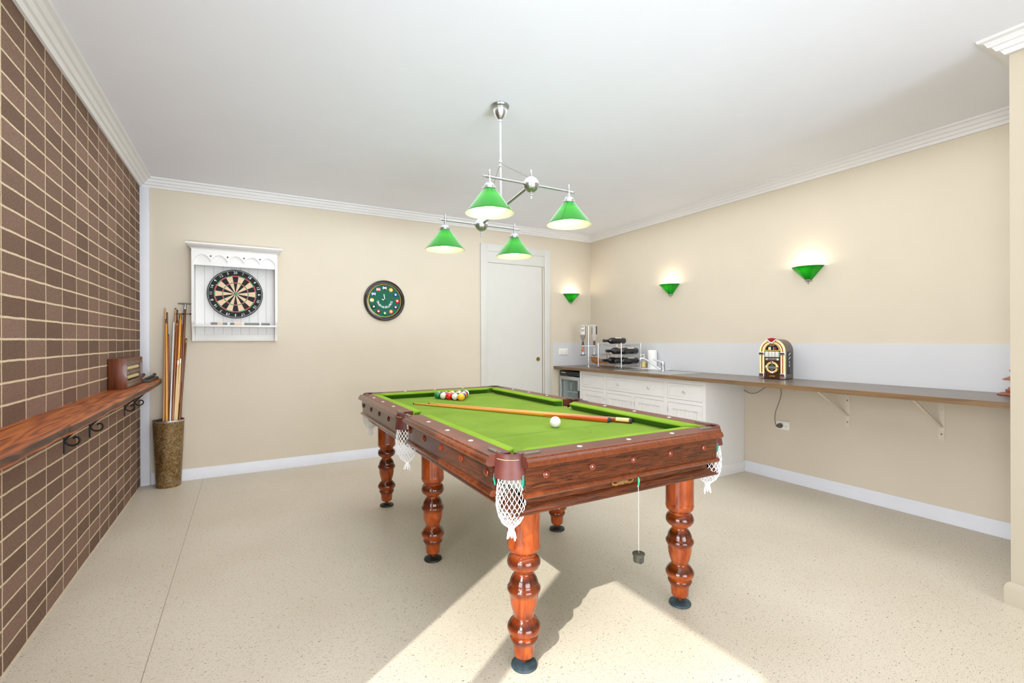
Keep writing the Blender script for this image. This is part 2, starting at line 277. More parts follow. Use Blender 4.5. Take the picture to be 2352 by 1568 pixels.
# ------------------------------------------------------------------ mesh builder
class MB:
    def __init__(s, mat=None, smooth=False, T=None):
        s.bm = bmesh.new(); s.mats = []; s.mi = 0; s.sm = smooth; s.T = T or Matrix()
        if mat: s.mat(mat)
    def mat(s, m, smooth=None):
        if isinstance(m, str): m = M[m]
        if m not in s.mats: s.mats.append(m)
        s.mi = s.mats.index(m)
        if smooth is not None: s.sm = smooth
        return s
    def v(s, co): return s.bm.verts.new(s.T @ Vector(co))
    def f(s, vs):
        try: f = s.bm.faces.new(vs)
        except ValueError: return None
        f.material_index = s.mi; f.smooth = s.sm; return f
    def poly(s, cos): return s.f([s.v(c) for c in cos])
    def box(s, x0, x1, y0, y1, z0, z1, b=0, seg=2):
        V = [s.v((x, y, z)) for x in (x0, x1) for y in (y0, y1) for z in (z0, z1)]
        F = [s.f([V[i] for i in q]) for q in ((0, 1, 3, 2), (4, 6, 7, 5), (0, 4, 5, 1), (2, 3, 7, 6), (0, 2, 6, 4), (1, 5, 7, 3))]
        if b:
            es = {e for fa in F for e in fa.edges}
            r = bmesh.ops.bevel(s.bm, geom=list(es), offset=b, segments=seg, affect='EDGES', profile=.5, clamp_overlap=True)
            for fa in r['faces']: fa.material_index = s.mi; fa.smooth = True
        return s
    def lathe(s, prof, seg=24, c=(0, 0, 0), axis='z', cap=True, a0=0, a1=2 * PI):
        full = abs(a1 - a0 - 2 * PI) < 1e-6; n = seg if full else seg + 1; rings = []
        for r, z in prof:
            ring = []
            for i in range(n):
                a = a0 + (a1 - a0) * i / seg; x, y = r * math.cos(a), r * math.sin(a)
                p = {'z': (x, y, z), 'y': (x, z, y), 'x': (z, x, y)}[axis]
                ring.append(s.v((c[0] + p[0], c[1] + p[1], c[2] + p[2])))
            rings.append(ring)
        for A, B in zip(rings, rings[1:]):
            for i in range(seg):
                j = (i + 1) % n
                s.f([A[i], A[j], B[j], B[i]])
        if cap and full:
            if prof[0][0] > 1e-5: s.f(rings[0][::-1])
            if prof[-1][0] > 1e-5: s.f(rings[-1])
        return s
    def tube(s, pts, r, n=8, cap=True, closed=False):
        pts = [Vector(p) for p in pts]; m = len(pts); rings = []
        t0 = (pts[1] - pts[0]).normalized(); up = Vector((0, 0, 1)) if abs(t0.z) < .9 else Vector((1, 0, 0))
        nx = t0.cross(up).normalized()
        for i, p in enumerate(pts):
            if closed: t = (pts[(i + 1) % m] - pts[i - 1]).normalized()
            else: t = (pts[min(i + 1, m - 1)] - pts[max(i - 1, 0)]).normalized()
            nx = (nx - t * nx.dot(t)).normalized(); ny = t.cross(nx)
            rr = r[i] if isinstance(r, (list, tuple)) else r
            rings.append([s.v(p + (nx * math.cos(2 * PI * k / n) + ny * math.sin(2 * PI * k / n)) * rr) for k in range(n)])
        prs = list(zip(rings, rings[1:])) + ([(rings[-1], rings[0])] if closed else [])
        for A, B in prs:
            for k in range(n): s.f([A[k], A[(k + 1) % n], B[(k + 1) % n], B[k]])
        if cap and not closed: s.f(rings[0][::-1]); s.f(rings[-1])
        return s
    def prism(s, poly, axis, a, b):
        mk = {'x': lambda p, t: (t, p[0], p[1]), 'y': lambda p, t: (p[0], t, p[1]), 'z': lambda p, t: (p[0], p[1], t)}[axis]
        A = [s.v(mk(p, a)) for p in poly]; B = [s.v(mk(p, b)) for p in poly]
        s.f(A[::-1]); s.f(B)
        for i in range(len(poly)):
            j = (i + 1) % len(poly); s.f([A[i], A[j], B[j], B[i]])
        return s
    def loft(s, rings, closed=True, cap=True):
        R = [[s.v(p) for p in r] for r in rings]; n = len(R[0])
        for A, B in zip(R, R[1:]):
            for i in range(n if closed else n - 1): s.f([A[i], A[(i + 1) % n], B[(i + 1) % n], B[i]])
        if cap: s.f(R[0][::-1]); s.f(R[-1])
        return s
    def ball(s, c, r, seg=20, rings=12, sc=(1, 1, 1)):
        c = Vector(c); top = s.v(c + Vector((0, 0, r * sc[2]))); bot = s.v(c - Vector((0, 0, r * sc[2]))); R = []
        for i in range(1, rings):
            t = PI * i / rings
            R.append([s.v(c + Vector((r * sc[0] * math.sin(t) * math.cos(2 * PI * k / seg), r * sc[1] * math.sin(t) * math.sin(2 * PI * k / seg), r * sc[2] * math.cos(t)))) for k in range(seg)])
        for k in range(seg):
            s.f([top, R[0][k], R[0][(k + 1) % seg]]); s.f([bot, R[-1][(k + 1) % seg], R[-1][k]])
        for A, B in zip(R, R[1:]):
            for k in range(seg): s.f([A[k], B[k], B[(k + 1) % seg], A[(k + 1) % seg]])
        return s
    def glyph(s, txt, size, T, depth=None):
        """flat lettering: the text lies in the local XY plane of T, centred on its origin."""
        vs, fs = text_mesh(txt); T2 = T @ Matrix.Diagonal((size, size, 1, 1))
        V = [s.bm.verts.new(s.T @ (T2 @ v)) for v in vs]
        for f in fs: s.f([V[i] for i in f])
        return s
    def build(s, name, parent=None, label=None, loc=None, recalc=True, angle=38):
        if recalc: bmesh.ops.recalc_face_normals(s.bm, faces=s.bm.faces)
        me = bpy.data.meshes.new(name); s.bm.to_mesh(me); s.bm.free()
        for m in s.mats: me.materials.append(m)
        me.set_sharp_from_angle(angle=math.radians(angle))
        o = bpy.data.objects.new(name, me); COL.objects.link(o)
        if parent: o.parent = parent
        if loc: o.location = loc
        if label: o['label'] = label
        return o
_TX = {}
def text_mesh(t):
    if t not in _TX:
        cu = bpy.data.curves.new('lettering_source', 'FONT'); cu.body = t; cu.size = 1; cu.align_x = 'CENTER'; cu.align_y = 'CENTER'; cu.resolution_u = 2
        ob = bpy.data.objects.new('lettering_source', cu); me = bpy.data.meshes.new_from_object(ob)
        _TX[t] = ([v.co.copy() for v in me.vertices], [tuple(p.vertices) for p in me.polygons])
        bpy.data.objects.remove(ob); bpy.data.curves.remove(cu); bpy.data.meshes.remove(me)
    return _TX[t]
def smooth(pts, k=6):
    P = [Vector(p) for p in pts]; P = [P[0] * 2 - P[1]] + P + [P[-1] * 2 - P[-2]]; out = []
    for i in range(1, len(P) - 2):
        a, b, c, d = P[i - 1:i + 3]
        for j in range(k):
            t = j / k
            out.append(.5 * ((2 * b) + (c - a) * t + (2 * a - 5 * b + 4 * c - d) * t * t + (3 * b - a - 3 * c + d) * t ** 3))
    out.append(P[-2]); return out
def tag(o, label, cat, group=None):
    o['label'] = label; o['category'] = cat
    if group: o['group'] = group
    return o
def thing(name, label, cat, loc=(0, 0, 0), rz=0, group=None):
    o = bpy.data.objects.new(name, None); COL.objects.link(o); o.empty_display_size = .05
    o.location = loc; o.rotation_euler = (0, 0, rz)
    return tag(o, label, cat, group)
def struct(mb, name, parent=None, **k):
    o = mb.build(name, parent, **k)
    if not parent: o['kind'] = 'structure'
    return o
def kids(o): return [c for c in COL.objects if c.parent == o]
def copy_tree(o, parent=None):
    c = o.copy(); COL.objects.link(c); c.parent = parent
    for ch in kids(o): copy_tree(ch, c)
    return c
def frame(o, x, y):
    """matrix from an origin and two axes"""
    x = Vector(x).normalized(); y = Vector(y).normalized(); z = x.cross(y).normalized(); y = z.cross(x)
    m = Matrix((x, y, z)).transposed().to_4x4(); m.translation = Vector(o); return m
def along(a, b):
    """matrix with Z running from a to b"""
    a, b = Vector(a), Vector(b); z = (b - a).normalized(); m = z.to_track_quat('Z', 'Y').to_matrix().to_4x4(); m.translation = a; return m

# ================================================================== ROOM SHELL
struct(MB('floor').box(XL - .11, XR + .11, YF - .1, YB + .11, -.06, 0), 'floor')
struct(MB('ceil').box(XL - .11, XR + .11, YF - .1, YB + .11, ZC, ZC + .06), 'ceiling')
JY0, JY1, HEAD = -.71, .975, 2.485            # glazed doorway in the left wall (behind the picture's left edge)
w = MB('brick'); w.box(XL - .11, XL, JY1, YB, 0, ZC); w.box(XL - .11, XL, YF, JY0, 0, ZC); w.box(XL - .11, XL, JY0, JY1, HEAD, ZC); struct(w, 'wall_left')
struct(MB('wall').box(XL - .11, XR + .11, YB, YB + .11, 0, ZC), 'wall_back')
SX, SY = 3.14, .787                           # nib wall at the right edge of the picture
struct(MB('wall').box(XR, XR + .11, SY - .2, YB, 0, ZC), 'wall_right')
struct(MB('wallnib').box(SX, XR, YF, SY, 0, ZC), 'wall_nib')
w = MB('wall'); w.box(XL, -.55, YF - .1, YF, 0, ZC); w.box(2.3, SX, YF - .1, YF, 0, ZC); w.box(-.55, 2.3, YF - .1, YF, 2.42, ZC); struct(w, 'wall_front')
w = MB('trim')                                # sliding door frame in the doorway on the left
w.box(XL - .10, XL - .04, .41, .49, 0, HEAD); w.box(XL - .10, XL - .04, JY1 - .035, JY1, 0, HEAD); w.box(XL - .10, XL - .04, JY0, JY0 + .035, 0, HEAD)
struct(w, 'window_1')

struct(MB('ceil').box(XL - .11, XR, YF - 2.1, YF - .1, 2.55, 2.62), 'sun_blocking_slab')     # unseen slab added to keep the sun out of the open front
CORN = [(0, -.078), (.013, -.078), (.024, -.060), (.036, -.057), (.047, -.039), (.059, -.036), (.070, -.016), (.088, -.012), (.092, 0), (0, 0)]
SKIRT = [(0, 0), (.014, 0), (.014, .078), (.008, .088), (.006, .1), (0, .1)]
SKIRTB = [(0, 0), (.019, 0), (.019, .08), (.012, .098), (.004, .105), (0, .105)]
def run(name, p0, p1, nrm, prof, z, m0, m1, mat):
    """moulding along a wall; m0/m1 mitre the ends (+1 inside corner, -1 outside corner, 0 square)"""
    p0, p1, nrm = Vector((*p0, 0)), Vector((*p1, 0)), Vector((*nrm, 0)); d = (p1 - p0).normalized()
    R = []
    for p, sg in ((p0, m0), (p1, -m1)):
        R.append([p + nrm * a + d * (a * sg) + Vector((0, 0, z + b)) for a, b in prof])
    struct(MB(mat).loft(R), name)
run('trim_1', (XL, YF), (XL, YB), (1, 0), CORN, ZC, 1, 1, 'trim')
run('trim_2', (XL, YB), (XR, YB), (0, -1), CORN, ZC, 1, 1, 'trim')
run('trim_3', (XR, YB), (XR, SY), (-1, 0), CORN, ZC, 1, 1, 'trim')
run('trim_4', (XR, SY), (SX, SY), (0, 1), CORN, ZC, 1, -1, 'trim')
run('trim_5', (SX, SY), (SX, YF), (-1, 0), CORN, ZC, -1, 1, 'trim')
run('baseboard_back', (XL + .078, YB), (2.452, YB), (0, -1), SKIRT, 0, 0, 0, 'skirt')
run('baseboard_right', (XR, 2.84), (XR, SY), (-1, 0), SKIRT, 0, 0, 1, 'skirt')
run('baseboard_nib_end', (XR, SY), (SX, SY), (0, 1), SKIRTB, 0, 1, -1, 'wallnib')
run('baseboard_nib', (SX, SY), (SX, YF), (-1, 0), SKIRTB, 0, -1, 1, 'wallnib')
struct(MB('skirt').box(XL, XL + .068, YB - .022, YB, 0, ZC - .078, .003), 'trim_6')   # upright strip beside the brickwork

# sliding door in the back wall
DX0, DX1, DT = 2.468, 3.475, 2.425
w = MB('door'); w.box(DX0, DX0 + .09, YB - .018, YB, 0, DT, .002); w.box(DX1 - .09, DX1, YB - .018, YB, 0, DT, .002); w.box(DX0 + .09, DX1 - .09, YB - .018, YB, DT - .09, DT, .002)
d = struct(w, 'door_1')
MB('door').box(DX0 + .09, DX1 - .09, YB - .012, YB - .001, 2.20, DT - .09, .002).build('pelmet_board', d)
w = MB('door'); w.box(DX0 + .092, DX1 - .125, YB - .006, YB - .001, .008, 2.195)
leaf = w.build('door_leaf', d)
w = MB('gap'); w.box(DX1 - .124, DX1 - .117, YB - .0045, YB - .001, .008, 2.195); w.mat('wall').box(DX1 - .117, DX1 - .092, YB - .004, YB - .001, .008, 2.195); w.build('reveal', d)
h = MB('brass', True); h.lathe([(.001, 0), (.022, 0), (.026, -.004), (.026, -.007), (.018, -.007), (.015, -.003), (.001, -.003)], 24, (3.285, YB - .006, 1.008), 'y', False); h.build('flush_pull', leaf, 'round brass flush pull')

# splash panels behind the bench
WT, WTH, WX = .91, .033, 3.53                 # worktop height, thickness, front edge
struct(MB('splash').box(3.520, XR - .006, YB - .006, YB, WT, 1.213), 'trim_7')
struct(MB('splash').box(XR - .006, XR, SY + .02, YB, WT, 1.213), 'trim_8')

# ================================================================== POOL TABLE
TX, TY, ZT, ZB = 1.360, 2.577, .845, .800
W2, L2 = .625, 1.19
table = thing('pool_table', 'full pool table with green baize, mahogany rails, turned legs and string pockets', 'pool table', (TX, TY, 0))
# bed: slab with pocket notches
def arc(cx, cy, r, a0, a1, n=8): return [(cx + r * math.cos(a0 + (a1 - a0) * i / n), cy + r * math.sin(a0 + (a1 - a0) * i / n)) for i in range(n + 1)]
bx, by, pr = .535, 1.10, .052
cpx, cpy = .525, 1.090
out = []
out += [(-.44, -by)] + [(.44, -by)] + arc(cpx, -cpy, pr, PI * 1.05, PI * .45)[:] + [(bx, -.96)]
out += [(bx, -.075)] + arc(.575, 0, pr, PI * 1.35, PI * .65) + [(bx, .075), (bx, .96)]
out += arc(cpx, cpy, pr, PI * 1.55, PI * .95) + [(.44, by)]
left = [(-x, -y) for x, y in out]
out = out + left[1:] if False else out[1:] + left[1:]
bed = MB('cloth').prism(out, 'z', ZB - .02, ZB).build('bed', table)
mk = MB('mark')
zl = ZB + .0004
a = at_z(1211.6, 995.5, ZB) - Vector((TX, TY, 0)); baulk = a.y; rD = .17; cxD = a.x + rD
mk.box(-.47, .47, baulk - .0008, baulk + .0008, ZB - .001, zl)
A0 = [(cxD + rD * math.cos(PI + PI * i / 40), baulk + rD * math.sin(PI + PI * i / 40)) for i in range(41)]
A1 = [(cxD + (rD - .0016) * math.cos(PI + PI * i / 40), baulk + (rD - .0016) * math.sin(PI + PI * i / 40)) for i in range(41)]
for i in range(40): mk.poly([(*A0[i], zl), (*A0[i + 1], zl), (*A1[i + 1], zl), (*A1[i], zl)])
mk.build('baulk_marking', bed)
# rails. Local frame of a rail: s along it, u outwards from its inner edge
def rail(Tm, half0, half1, along_x, sights, knobs, cut0, cut1, mirror=False):
    """Tm maps (s, u, z); s from half0 to half1."""
    wood_top = [(0, ZT), (.088, ZT), (.0905, ZT - .002), (.0905, ZT - .008), (.094, ZT - .011), (.100, ZT - .017), (.103, ZT - .026), (.101, ZT - .034), (.094, ZT - .039), (.086, ZT - .042), (0, ZT - .042)]
    r = MB('railw', True, Tm)
    r.loft([[(s, u, z) for u, z in wood_top] for s in (half0, half1)])
    r.mat('bead')
    for fc in r.bm.faces:
        if len(fc.verts) == 4 and all((Tm.inverted() @ v.co).y > .087 for v in fc.verts): fc.material_index = 1
    ro = r.build('rail', table)
    b = MB('blind' if along_x else 'blindy', False, Tm); b.box(half0 + .008, half1 - .008, .045, .072, .712, ZT - .042); b.build('side_panel', ro)
    prof = [(.045, .716), (.074, .716), (.083, .712), (.086, .704), (.083, .697), (.076, .693), (.045, .693)]
    b = MB('bead', True, Tm); b.loft([[(s, u, z) for u, z in prof] for s in (half0 + .004, half1 - .004)]); b.build('moulding', ro)
    c = MB('cushion', True, Tm)
    cp = [(.002, ZT - .0005), (-.030, ZT - .002), (-.052, ZT - .004), (-.058, ZT - .008), (-.058, ZT - .013), (-.030, ZB), (.002, ZB)]
    Rr = []
    ext0, ext1 = half0 - .008, half1 + .008
    n = 9
    def shape(s0, cut, sg):
        rr = []; jaw = cut[0]
        st = [(0, .05), (jaw, .10)] + [(jaw + cut[1] * i / n, .10 + .90 * math.sin(i / n * PI / 2)) for i in range(1, n + 1)]
        for off, k in st:                         # the cushion is swept back towards the pocket
            rr.append([(s0 + sg * off, u if u > -.01 else -.002 + (u + .002) * k, z) for u, z in cp])
        return rr
    Rr = shape(ext0, cut0, 1) + shape(ext1, cut1, -1)[::-1]
    c.loft(Rr); c.mat('cushion_shade')  # darker green paints in the shade under the cushion nose
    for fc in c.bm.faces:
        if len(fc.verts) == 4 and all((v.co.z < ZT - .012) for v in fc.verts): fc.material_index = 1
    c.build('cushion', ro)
    for s in sights:
        q = MB('sight', True, Tm); q.lathe([(.0001, .0028), (.009, .0025), (.011, .0006), (.011, -.002)], 16, (s, .045, ZT), 'z', False); q.build('sight', ro)
    for s in knobs:
        q = MB('knob', True, Tm); q.lathe([(.0155, 0), (.0155, .003), (.0125, .0065), (.006, .009), (.0001, .0095)], 18, (s, .072, .768), 'y', False); q.build('bolt_cover', ro)
    return ro
inx, iny = W2 - .103, L2 - .103
lin5 = lambda a, b: [a + (b - a) * i / 4 for i in range(5)]
lin3 = lambda a, b: [a + (b - a) * t for t in (.25, .5, .75)]
sx = .515
def TM(o, sdir, udir): # columns s, u, z
    m = Matrix.Identity(4); s_, u_ = Vector(sdir), Vector(udir)
    for i in range(3): m[i][0] = s_[i]; m[i][1] = u_[i]; m[i][2] = (0, 0, 1)[i]; m[i][3] = o[i]
    return m
sl0, sl1 = .068, L2 - .108
kn = lin5(.105, sl1 - .055)
rail(TM((0, -iny, 0), (1, 0, 0), (0, -1, 0)), -sx, sx, True, [-.25, 0, .25], lin5(-.42, .42), (.050, .05), (.050, .05))
rail(TM((0, iny, 0), (1, 0, 0), (0, 1, 0)), -sx, sx, True, [-.25, 0, .25], lin5(-.42, .42), (.050, .05), (.050, .05))
for sgx in (-1, 1):
    for sgy in (-1, 1):
        rail(TM((sgx * inx, 0, 0), (0, sgy, 0), (sgx, 0, 0)), sl0, sl1, False, lin3(sl0, sl1), kn, (.004, .035), (.044, .05))
# slate frame under the rails
fx, fy = .515, 1.125
apron_prof = [(0, .700), (0, .662), (.006, .658), (.008, .652), (.018, .644), (.022, .636), (.020, .630), (-.03, .630), (-.03, .700)]
def apron(Tm, half, mat):
    a_ = MB(mat, True, Tm); a_.loft([[(s, u, z) for u, z in apron_prof] for s in (-half, half)]); return a_.build('apron', table)
ap = apron(TM((0, -fy, 0), (1, 0, 0), (0, -1, 0)), fx + .02, 'blind')
apron(TM((0, fy, 0), (1, 0, 0), (0, 1, 0)), fx + .02, 'blind')
apron(TM((-fx, 0, 0), (0, 1, 0), (-1, 0, 0)), fy, 'bead'); apron(TM((fx, 0, 0), (0, 1, 0), (1, 0, 0)), fy, 'bead')
# gilt carved mount on the near apron
g = MB('gilt', True); cx0 = at_y(1428, 1095, TY - fy).x - TX
for sg in (-1, 1):
    P = [(cx0 + sg * x, -fy - .005, z) for x, z in ((.004, .684), (.02, .676), (.036, .670), (.052, .674), (.058, .684), (.050, .688))]
    g.tube(P, [.006, .0065, .006, .0055, .004, .002], 7)
    g.tube([(cx0 + sg * x, -fy - .006, z) for x, z in ((.003, .686), (.02, .689), (.034, .684), (.030, .676))], [.005, .005, .004, .0015], 7)
    g.tube([(cx0 + sg * x, -fy - .006, z) for x, z in ((.002, .680), (.010, .672), (.018, .670), (.016, .675))], [.005, .004, .003, .001], 7)
g.ball((cx0, -fy - .005, .684), .010, 12, 8, (1, .6, .8)); g.ball((cx0, -fy - .004, .671), .006, 10, 6)
g.build('carved_mount', ap, 'gilt scrolled carving')
# legs
leg_prof = [(.0640, .632), (.0640, .482), (.0640, .476), (.0655, .470), (.0635, .465), (.0640, .461), (.0615, .455), (.0605, .452), (.0540, .446), (.0500, .440), (.0495, .432), (.0560, .427),
            (.0615, .418), (.0645, .406), (.0630, .394), (.0560, .382), (.0440, .373), (.0375, .370), (.0345, .364), (.0370, .358), (.0450, .348), (.0520, .335), (.0555, .322), (.0560, .316), (.0590, .313), (.0640, .305), (.0640, .297),
            (.0600, .288), (.0565, .282), (.0545, .276), (.0540, .262), (.0520, .245), (.0475, .225), (.0410, .205), (.0385, .197), (.0400, .191), (.0500, .182), (.0575, .171), (.0590, .169), (.0650, .158), (.0645, .147), (.0590, .136),
            (.0510, .130), (.0495, .126), (.0540, .121), (.0550, .113), (.0510, .104), (.0445, .094), (.0415, .080), (.0400, .062), (.0385, .046), (.0330, .040), (.0001, .040)]
for iy, ly in enumerate((-1.015, 0, 1.015)):
    for ix, lx in enumerate((-.430, .430)):
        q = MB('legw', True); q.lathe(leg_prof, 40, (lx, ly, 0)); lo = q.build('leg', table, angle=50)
        fm = 'foot' if iy == 0 else 'footk'
        q = MB(fm, True); q.lathe([(.0485, .001), (.0505, .004), (.0490, .011), (.036, .016), (.018, .019), (.0001, .0195)], 32, (lx, ly, 0)); fo = q.build('levelling_foot', lo)
        q = MB('bead', True); q.lathe([(.010, .018), (.010, .030), (.016, .033), (.016, .041)], 14, (lx, ly, 0)); q.build('screw', fo)
# string pockets
def pocket(cx, cy, ang, corner):
    Tm = Matrix.Translation((cx, cy, 0)) @ Matrix.Rotation(ang, 4, 'Z')
    sp = 1.42 if corner else 1.25
    le = MB('leather', True, Tm); n = 20
    layers = [(.043, ZT + .001), (.047, ZT + .006), (.053, ZT + .006), (.056, ZT), (.058, ZT - .022), (.062, ZT - .05), (.067, ZT - .080), (.062, ZT - .080), (.056, ZT - .045), (.048, ZT - .012)]
    R = []
    for i in range(n + 1):
        a_ = -sp + 2 * sp * i / n
        R.append([(r * math.cos(a_), r * math.sin(a_), z) for r, z in layers])
    le.loft(R); leo = le.build('pocket_leather', table, 'burgundy leather pocket shield')
    st = MB('stitch', True, Tm); ns = 14
    for i in range(ns):
        a0, a1 = -.8 + 1.6 * i / ns, -.8 + 1.6 * (i + .72) / ns
        st.tube([(.0573 * math.cos(a0), .0573 * math.sin(a0), ZT - .013), (.0575 * math.cos((a0 + a1) / 2), .0575 * math.sin((a0 + a1) / 2), ZT - .0128), (.0573 * math.cos(a1), .0573 * math.sin(a1), ZT - .013)], .0011, 5)
    st.build('stitching', leo)
    # iron plates reaching on to the rails
    for sg in (-1, 1):
        p = MB('plate', True, Tm)
        a_ = sg * sp; s0 = Vector((.046 * math.cos(a_), .046 * math.sin(a_), 0))
        d_ = Vector((math.cos(PI / 4), sg * math.sin(PI / 4), 0)) if corner else Vector((0, sg, 0))
        d_ = Vector((-math.cos(PI / 4), sg * math.sin(PI / 4), 0)) if corner else d_
        nrm = Vector((-d_.y, d_.x, 0))
        st_ = s0 + Vector((.004, 0, 0)); poly = []
        Lp, w_ = .075, .010
        for t, ww in ((-.012, w_), (Lp * .8, w_), (Lp * .95, w_ * .7), (Lp, 0), (Lp * .95, -w_ * .7), (Lp * .8, -w_), (-.012, -w_)): poly.append(st_ + d_ * t + nrm * ww)
        p.prism([(q.x, q.y) for q in poly], 'z', ZT - .003, ZT + .0045); p.build('pocket_plate', leo)
    # net
    KN = 18
    prof = [(.043, ZT - .050), (.048, ZT - .080), (.054, ZT - .115), (.058, ZT - .150), (.058, ZT - .185), (.051, ZT - .220), (.036, ZT - .248), (.014, ZT - .266)]
    import bisect
    def rad(t):
        x = t * (len(prof) - 1); i = min(int(x), len(prof) - 2); f_ = x - i
        return prof[i][0] * (1 - f_) + prof[i + 1][0] * f_, prof[i][1] * (1 - f_) + prof[i + 1][1] * f_
    ne = MB('net', True, Tm); rnd = random.Random(int(cx * 100 + cy * 10))
    S = 30
    for fam in (-1, 1):
        for j in range(KN):
            pts = []
            for i in range(S + 1):
                t = i / S; r, z = rad(t); wob = .0 if i in (0, S) else rnd.uniform(-.0012, .0012)
                zig = (i % 2) * .10 * fam
                a_ = 2 * PI * j / KN + fam * (t * 2.9) + zig * .4
                off = Vector((.006, 0)) * (1 - t)
                pts.append(((r + wob) * math.cos(a_) + off.x, (r + wob) * math.sin(a_) * .92, z))
            ne.tube(pts, .0014, 5, False)
    # gathered knot and tassel
    zt = prof[-1][1]
    ne.ball((0, 0, zt - .006), .0135, 12, 8, (1, .9, 1.1))
    for j in range(6):
        a_ = 2 * PI * j / 6 + .4; rr = rnd.uniform(.012, .022); zz = rnd.uniform(.034, .056)
        ne.tube([(0, 0, zt - .010), (rr * .6 * math.cos(a_), rr * .6 * math.sin(a_), zt - .02), (rr * math.cos(a_), rr * math.sin(a_), zt - zz)], [.006, .0055, .003], 6)
    neo = ne.build('pocket_net', table, 'white string net')
    if corner:
        for sg in (-1, 1):
            gq = MB('netg', True, Tm)
            for j in range(4):
                gq.tube([(.036 - .004 * j, sg * (.052 + .002 * j), ZT - .068), (.040 - .004 * j, sg * (.054), ZT - .085 - .004 * (j % 2)), (.036 - .004 * j, sg * (.050 + .001 * j), ZT - .108)], .0028, 5)
            gq.build('net_tie', neo, 'green cord tie')
for sgx in (-1, 1):
    for sgy in (-1, 1):
        pocket(sgx * .528, sgy * 1.093, math.atan2(sgy, sgx), True)
    pocket(sgx * .578, 0, 0 if sgx > 0 else PI, False)

# ------------------------------------------------------------------ balls
BALLC = {1: '#f2b50f', 2: '#1d3f9e', 3: '#e3180f', 4: '#4a2155', 5: '#ef7a1a', 6: '#0c7a3c', 7: '#7e1a22', 8: '#17171a'}
def ball_mat(n):
    m, nt, b = new_mat('pool_ball_enamel_%d' % n)
    tc = N(nt, 'ShaderNodeTexCoord'); sp = N(nt, 'ShaderNodeSeparateXYZ'); nv = N(nt, 'ShaderNodeVectorMath', operation='NORMALIZE')
    L(nt, tc.outputs['Object'], nv.inputs[0]); L(nt, nv.outputs['Vector'], sp.inputs['Vector'])
    ax = N(nt, 'ShaderNodeMath', operation='ABSOLUTE'); L(nt, sp.outputs['X'], ax.inputs[0])
    g1 = N(nt, 'ShaderNodeMath', operation='GREATER_THAN'); g1.inputs[1].default_value = .895; L(nt, ax.outputs[0], g1.inputs[0])
    fac = g1.outputs[0]
    if n > 8:
        az = N(nt, 'ShaderNodeMath', operation='ABSOLUTE'); L(nt, sp.outputs['Y'], az.inputs[0])
        g2 = N(nt, 'ShaderNodeMath', operation='GREATER_THAN'); g2.inputs[1].default_value = .52; L(nt, az.outputs[0], g2.inputs[0])
        mxx = N(nt, 'ShaderNodeMath', operation='MAXIMUM'); L(nt, fac, mxx.inputs[0]); L(nt, g2.outputs[0], mxx.inputs[1]); fac = mxx.outputs[0]
    mx = N(nt, 'ShaderNodeMix', data_type='RGBA'); L(nt, fac, mx.inputs[0]); mx.inputs[6].default_value = lin(BALLC[n if n < 9 else n - 8]); mx.inputs[7].default_value = lin('#ece8dc')
    L(nt, mx.outputs[2], b.inputs['Base Color']); b.inputs['Roughness'].default_value = .1; b.inputs['Coat Weight'].default_value = .4
    return m
BM = {n: ball_mat(n) for n in range(1, 16)}
def numeral(n, r, size):
    """number lying on the ball's white spot (at +X), wrapped on the sphere"""
    q = MB('inkblack', True)
    q.glyph(str(n), size, Matrix(((0, 0, 1, r), (1, 0, 0, 0), (0, 1, 0, 0), (0, 0, 0, 1))))
    for v in q.bm.verts: v.co = v.co.normalized() * (r + .00015)
    return q
BR = .0286
G, Y_, S_ = Vector((1.29, 3.469, ZB)), Vector((1.403, 3.254, ZB)), None
e1 = (Y_ - G).normalized(); e2 = Matrix.Rotation(PI / 3, 3, 'Z') @ e1
e2 = Vector((math.cos(math.atan2(e1.y, e1.x) + PI / 3), math.sin(math.atan2(e1.y, e1.x) + PI / 3), 0))
rows = [[6, 12, 3, 10, 1], [7, 5, 8, 2], [9, 11, 13], [15, 4], [14]]
desc = {6: 'plain green ball at the end corner of the racked triangle', 12: 'purple striped ball between the plain green and red balls of the rack', 3: 'plain red ball in the middle of the rack\'s front row',
        10: 'blue striped ball between the red and yellow balls of the rack', 1: 'plain yellow ball at the near corner of the racked triangle', 7: 'plain maroon ball in the second row behind the green ball',
        5: 'plain orange ball in the second row behind the red ball', 8: 'black ball inside the racked triangle', 2: 'plain blue ball at the rack\'s side just behind the yellow ball',
        9: 'yellow striped ball in the middle row of the rack', 11: 'red striped ball in the middle of the racked triangle', 13: 'orange striped ball on the far side of the rack behind the blue ball',
        15: 'maroon striped ball next to the far corner of the rack', 4: 'plain purple ball on the rack\'s side beside the green striped ball', 14: 'green striped ball at the far corner of the racked triangle'}
src = None
start = (G + Y_) / 2 - e1 * (4 * BR)
for ri, row in enumerate(rows):
    for ci, n in enumerate(row):
        p = start + e1 * (2.003 * BR * ci) + e2 * (2.003 * BR * ri)
        o = MB(BM[n], True).ball((0, 0, 0), BR, 28, 16).build('pool_ball')
        tag(o, desc[n], 'ball', 'racked pool balls'); o.location = (p.x, p.y, ZB + BR)
        rr = random.uniform(-.35, .35)
        o.rotation_euler = Euler((random.uniform(-.2, .2), -1.25 + random.uniform(-.25, .2), rr - .2), 'XYZ')
        numeral(n, BR, .012).build('numeral', o)
cb = MB('cueball', True).ball((0, 0, 0), .0286, 32, 20).build('cue_ball'); cb.location = (*at_z(1275.5, 981.5, ZB).xy, ZB + .0286)
tag(cb, 'white cue ball lying on the baize in front of the two cues', 'ball')

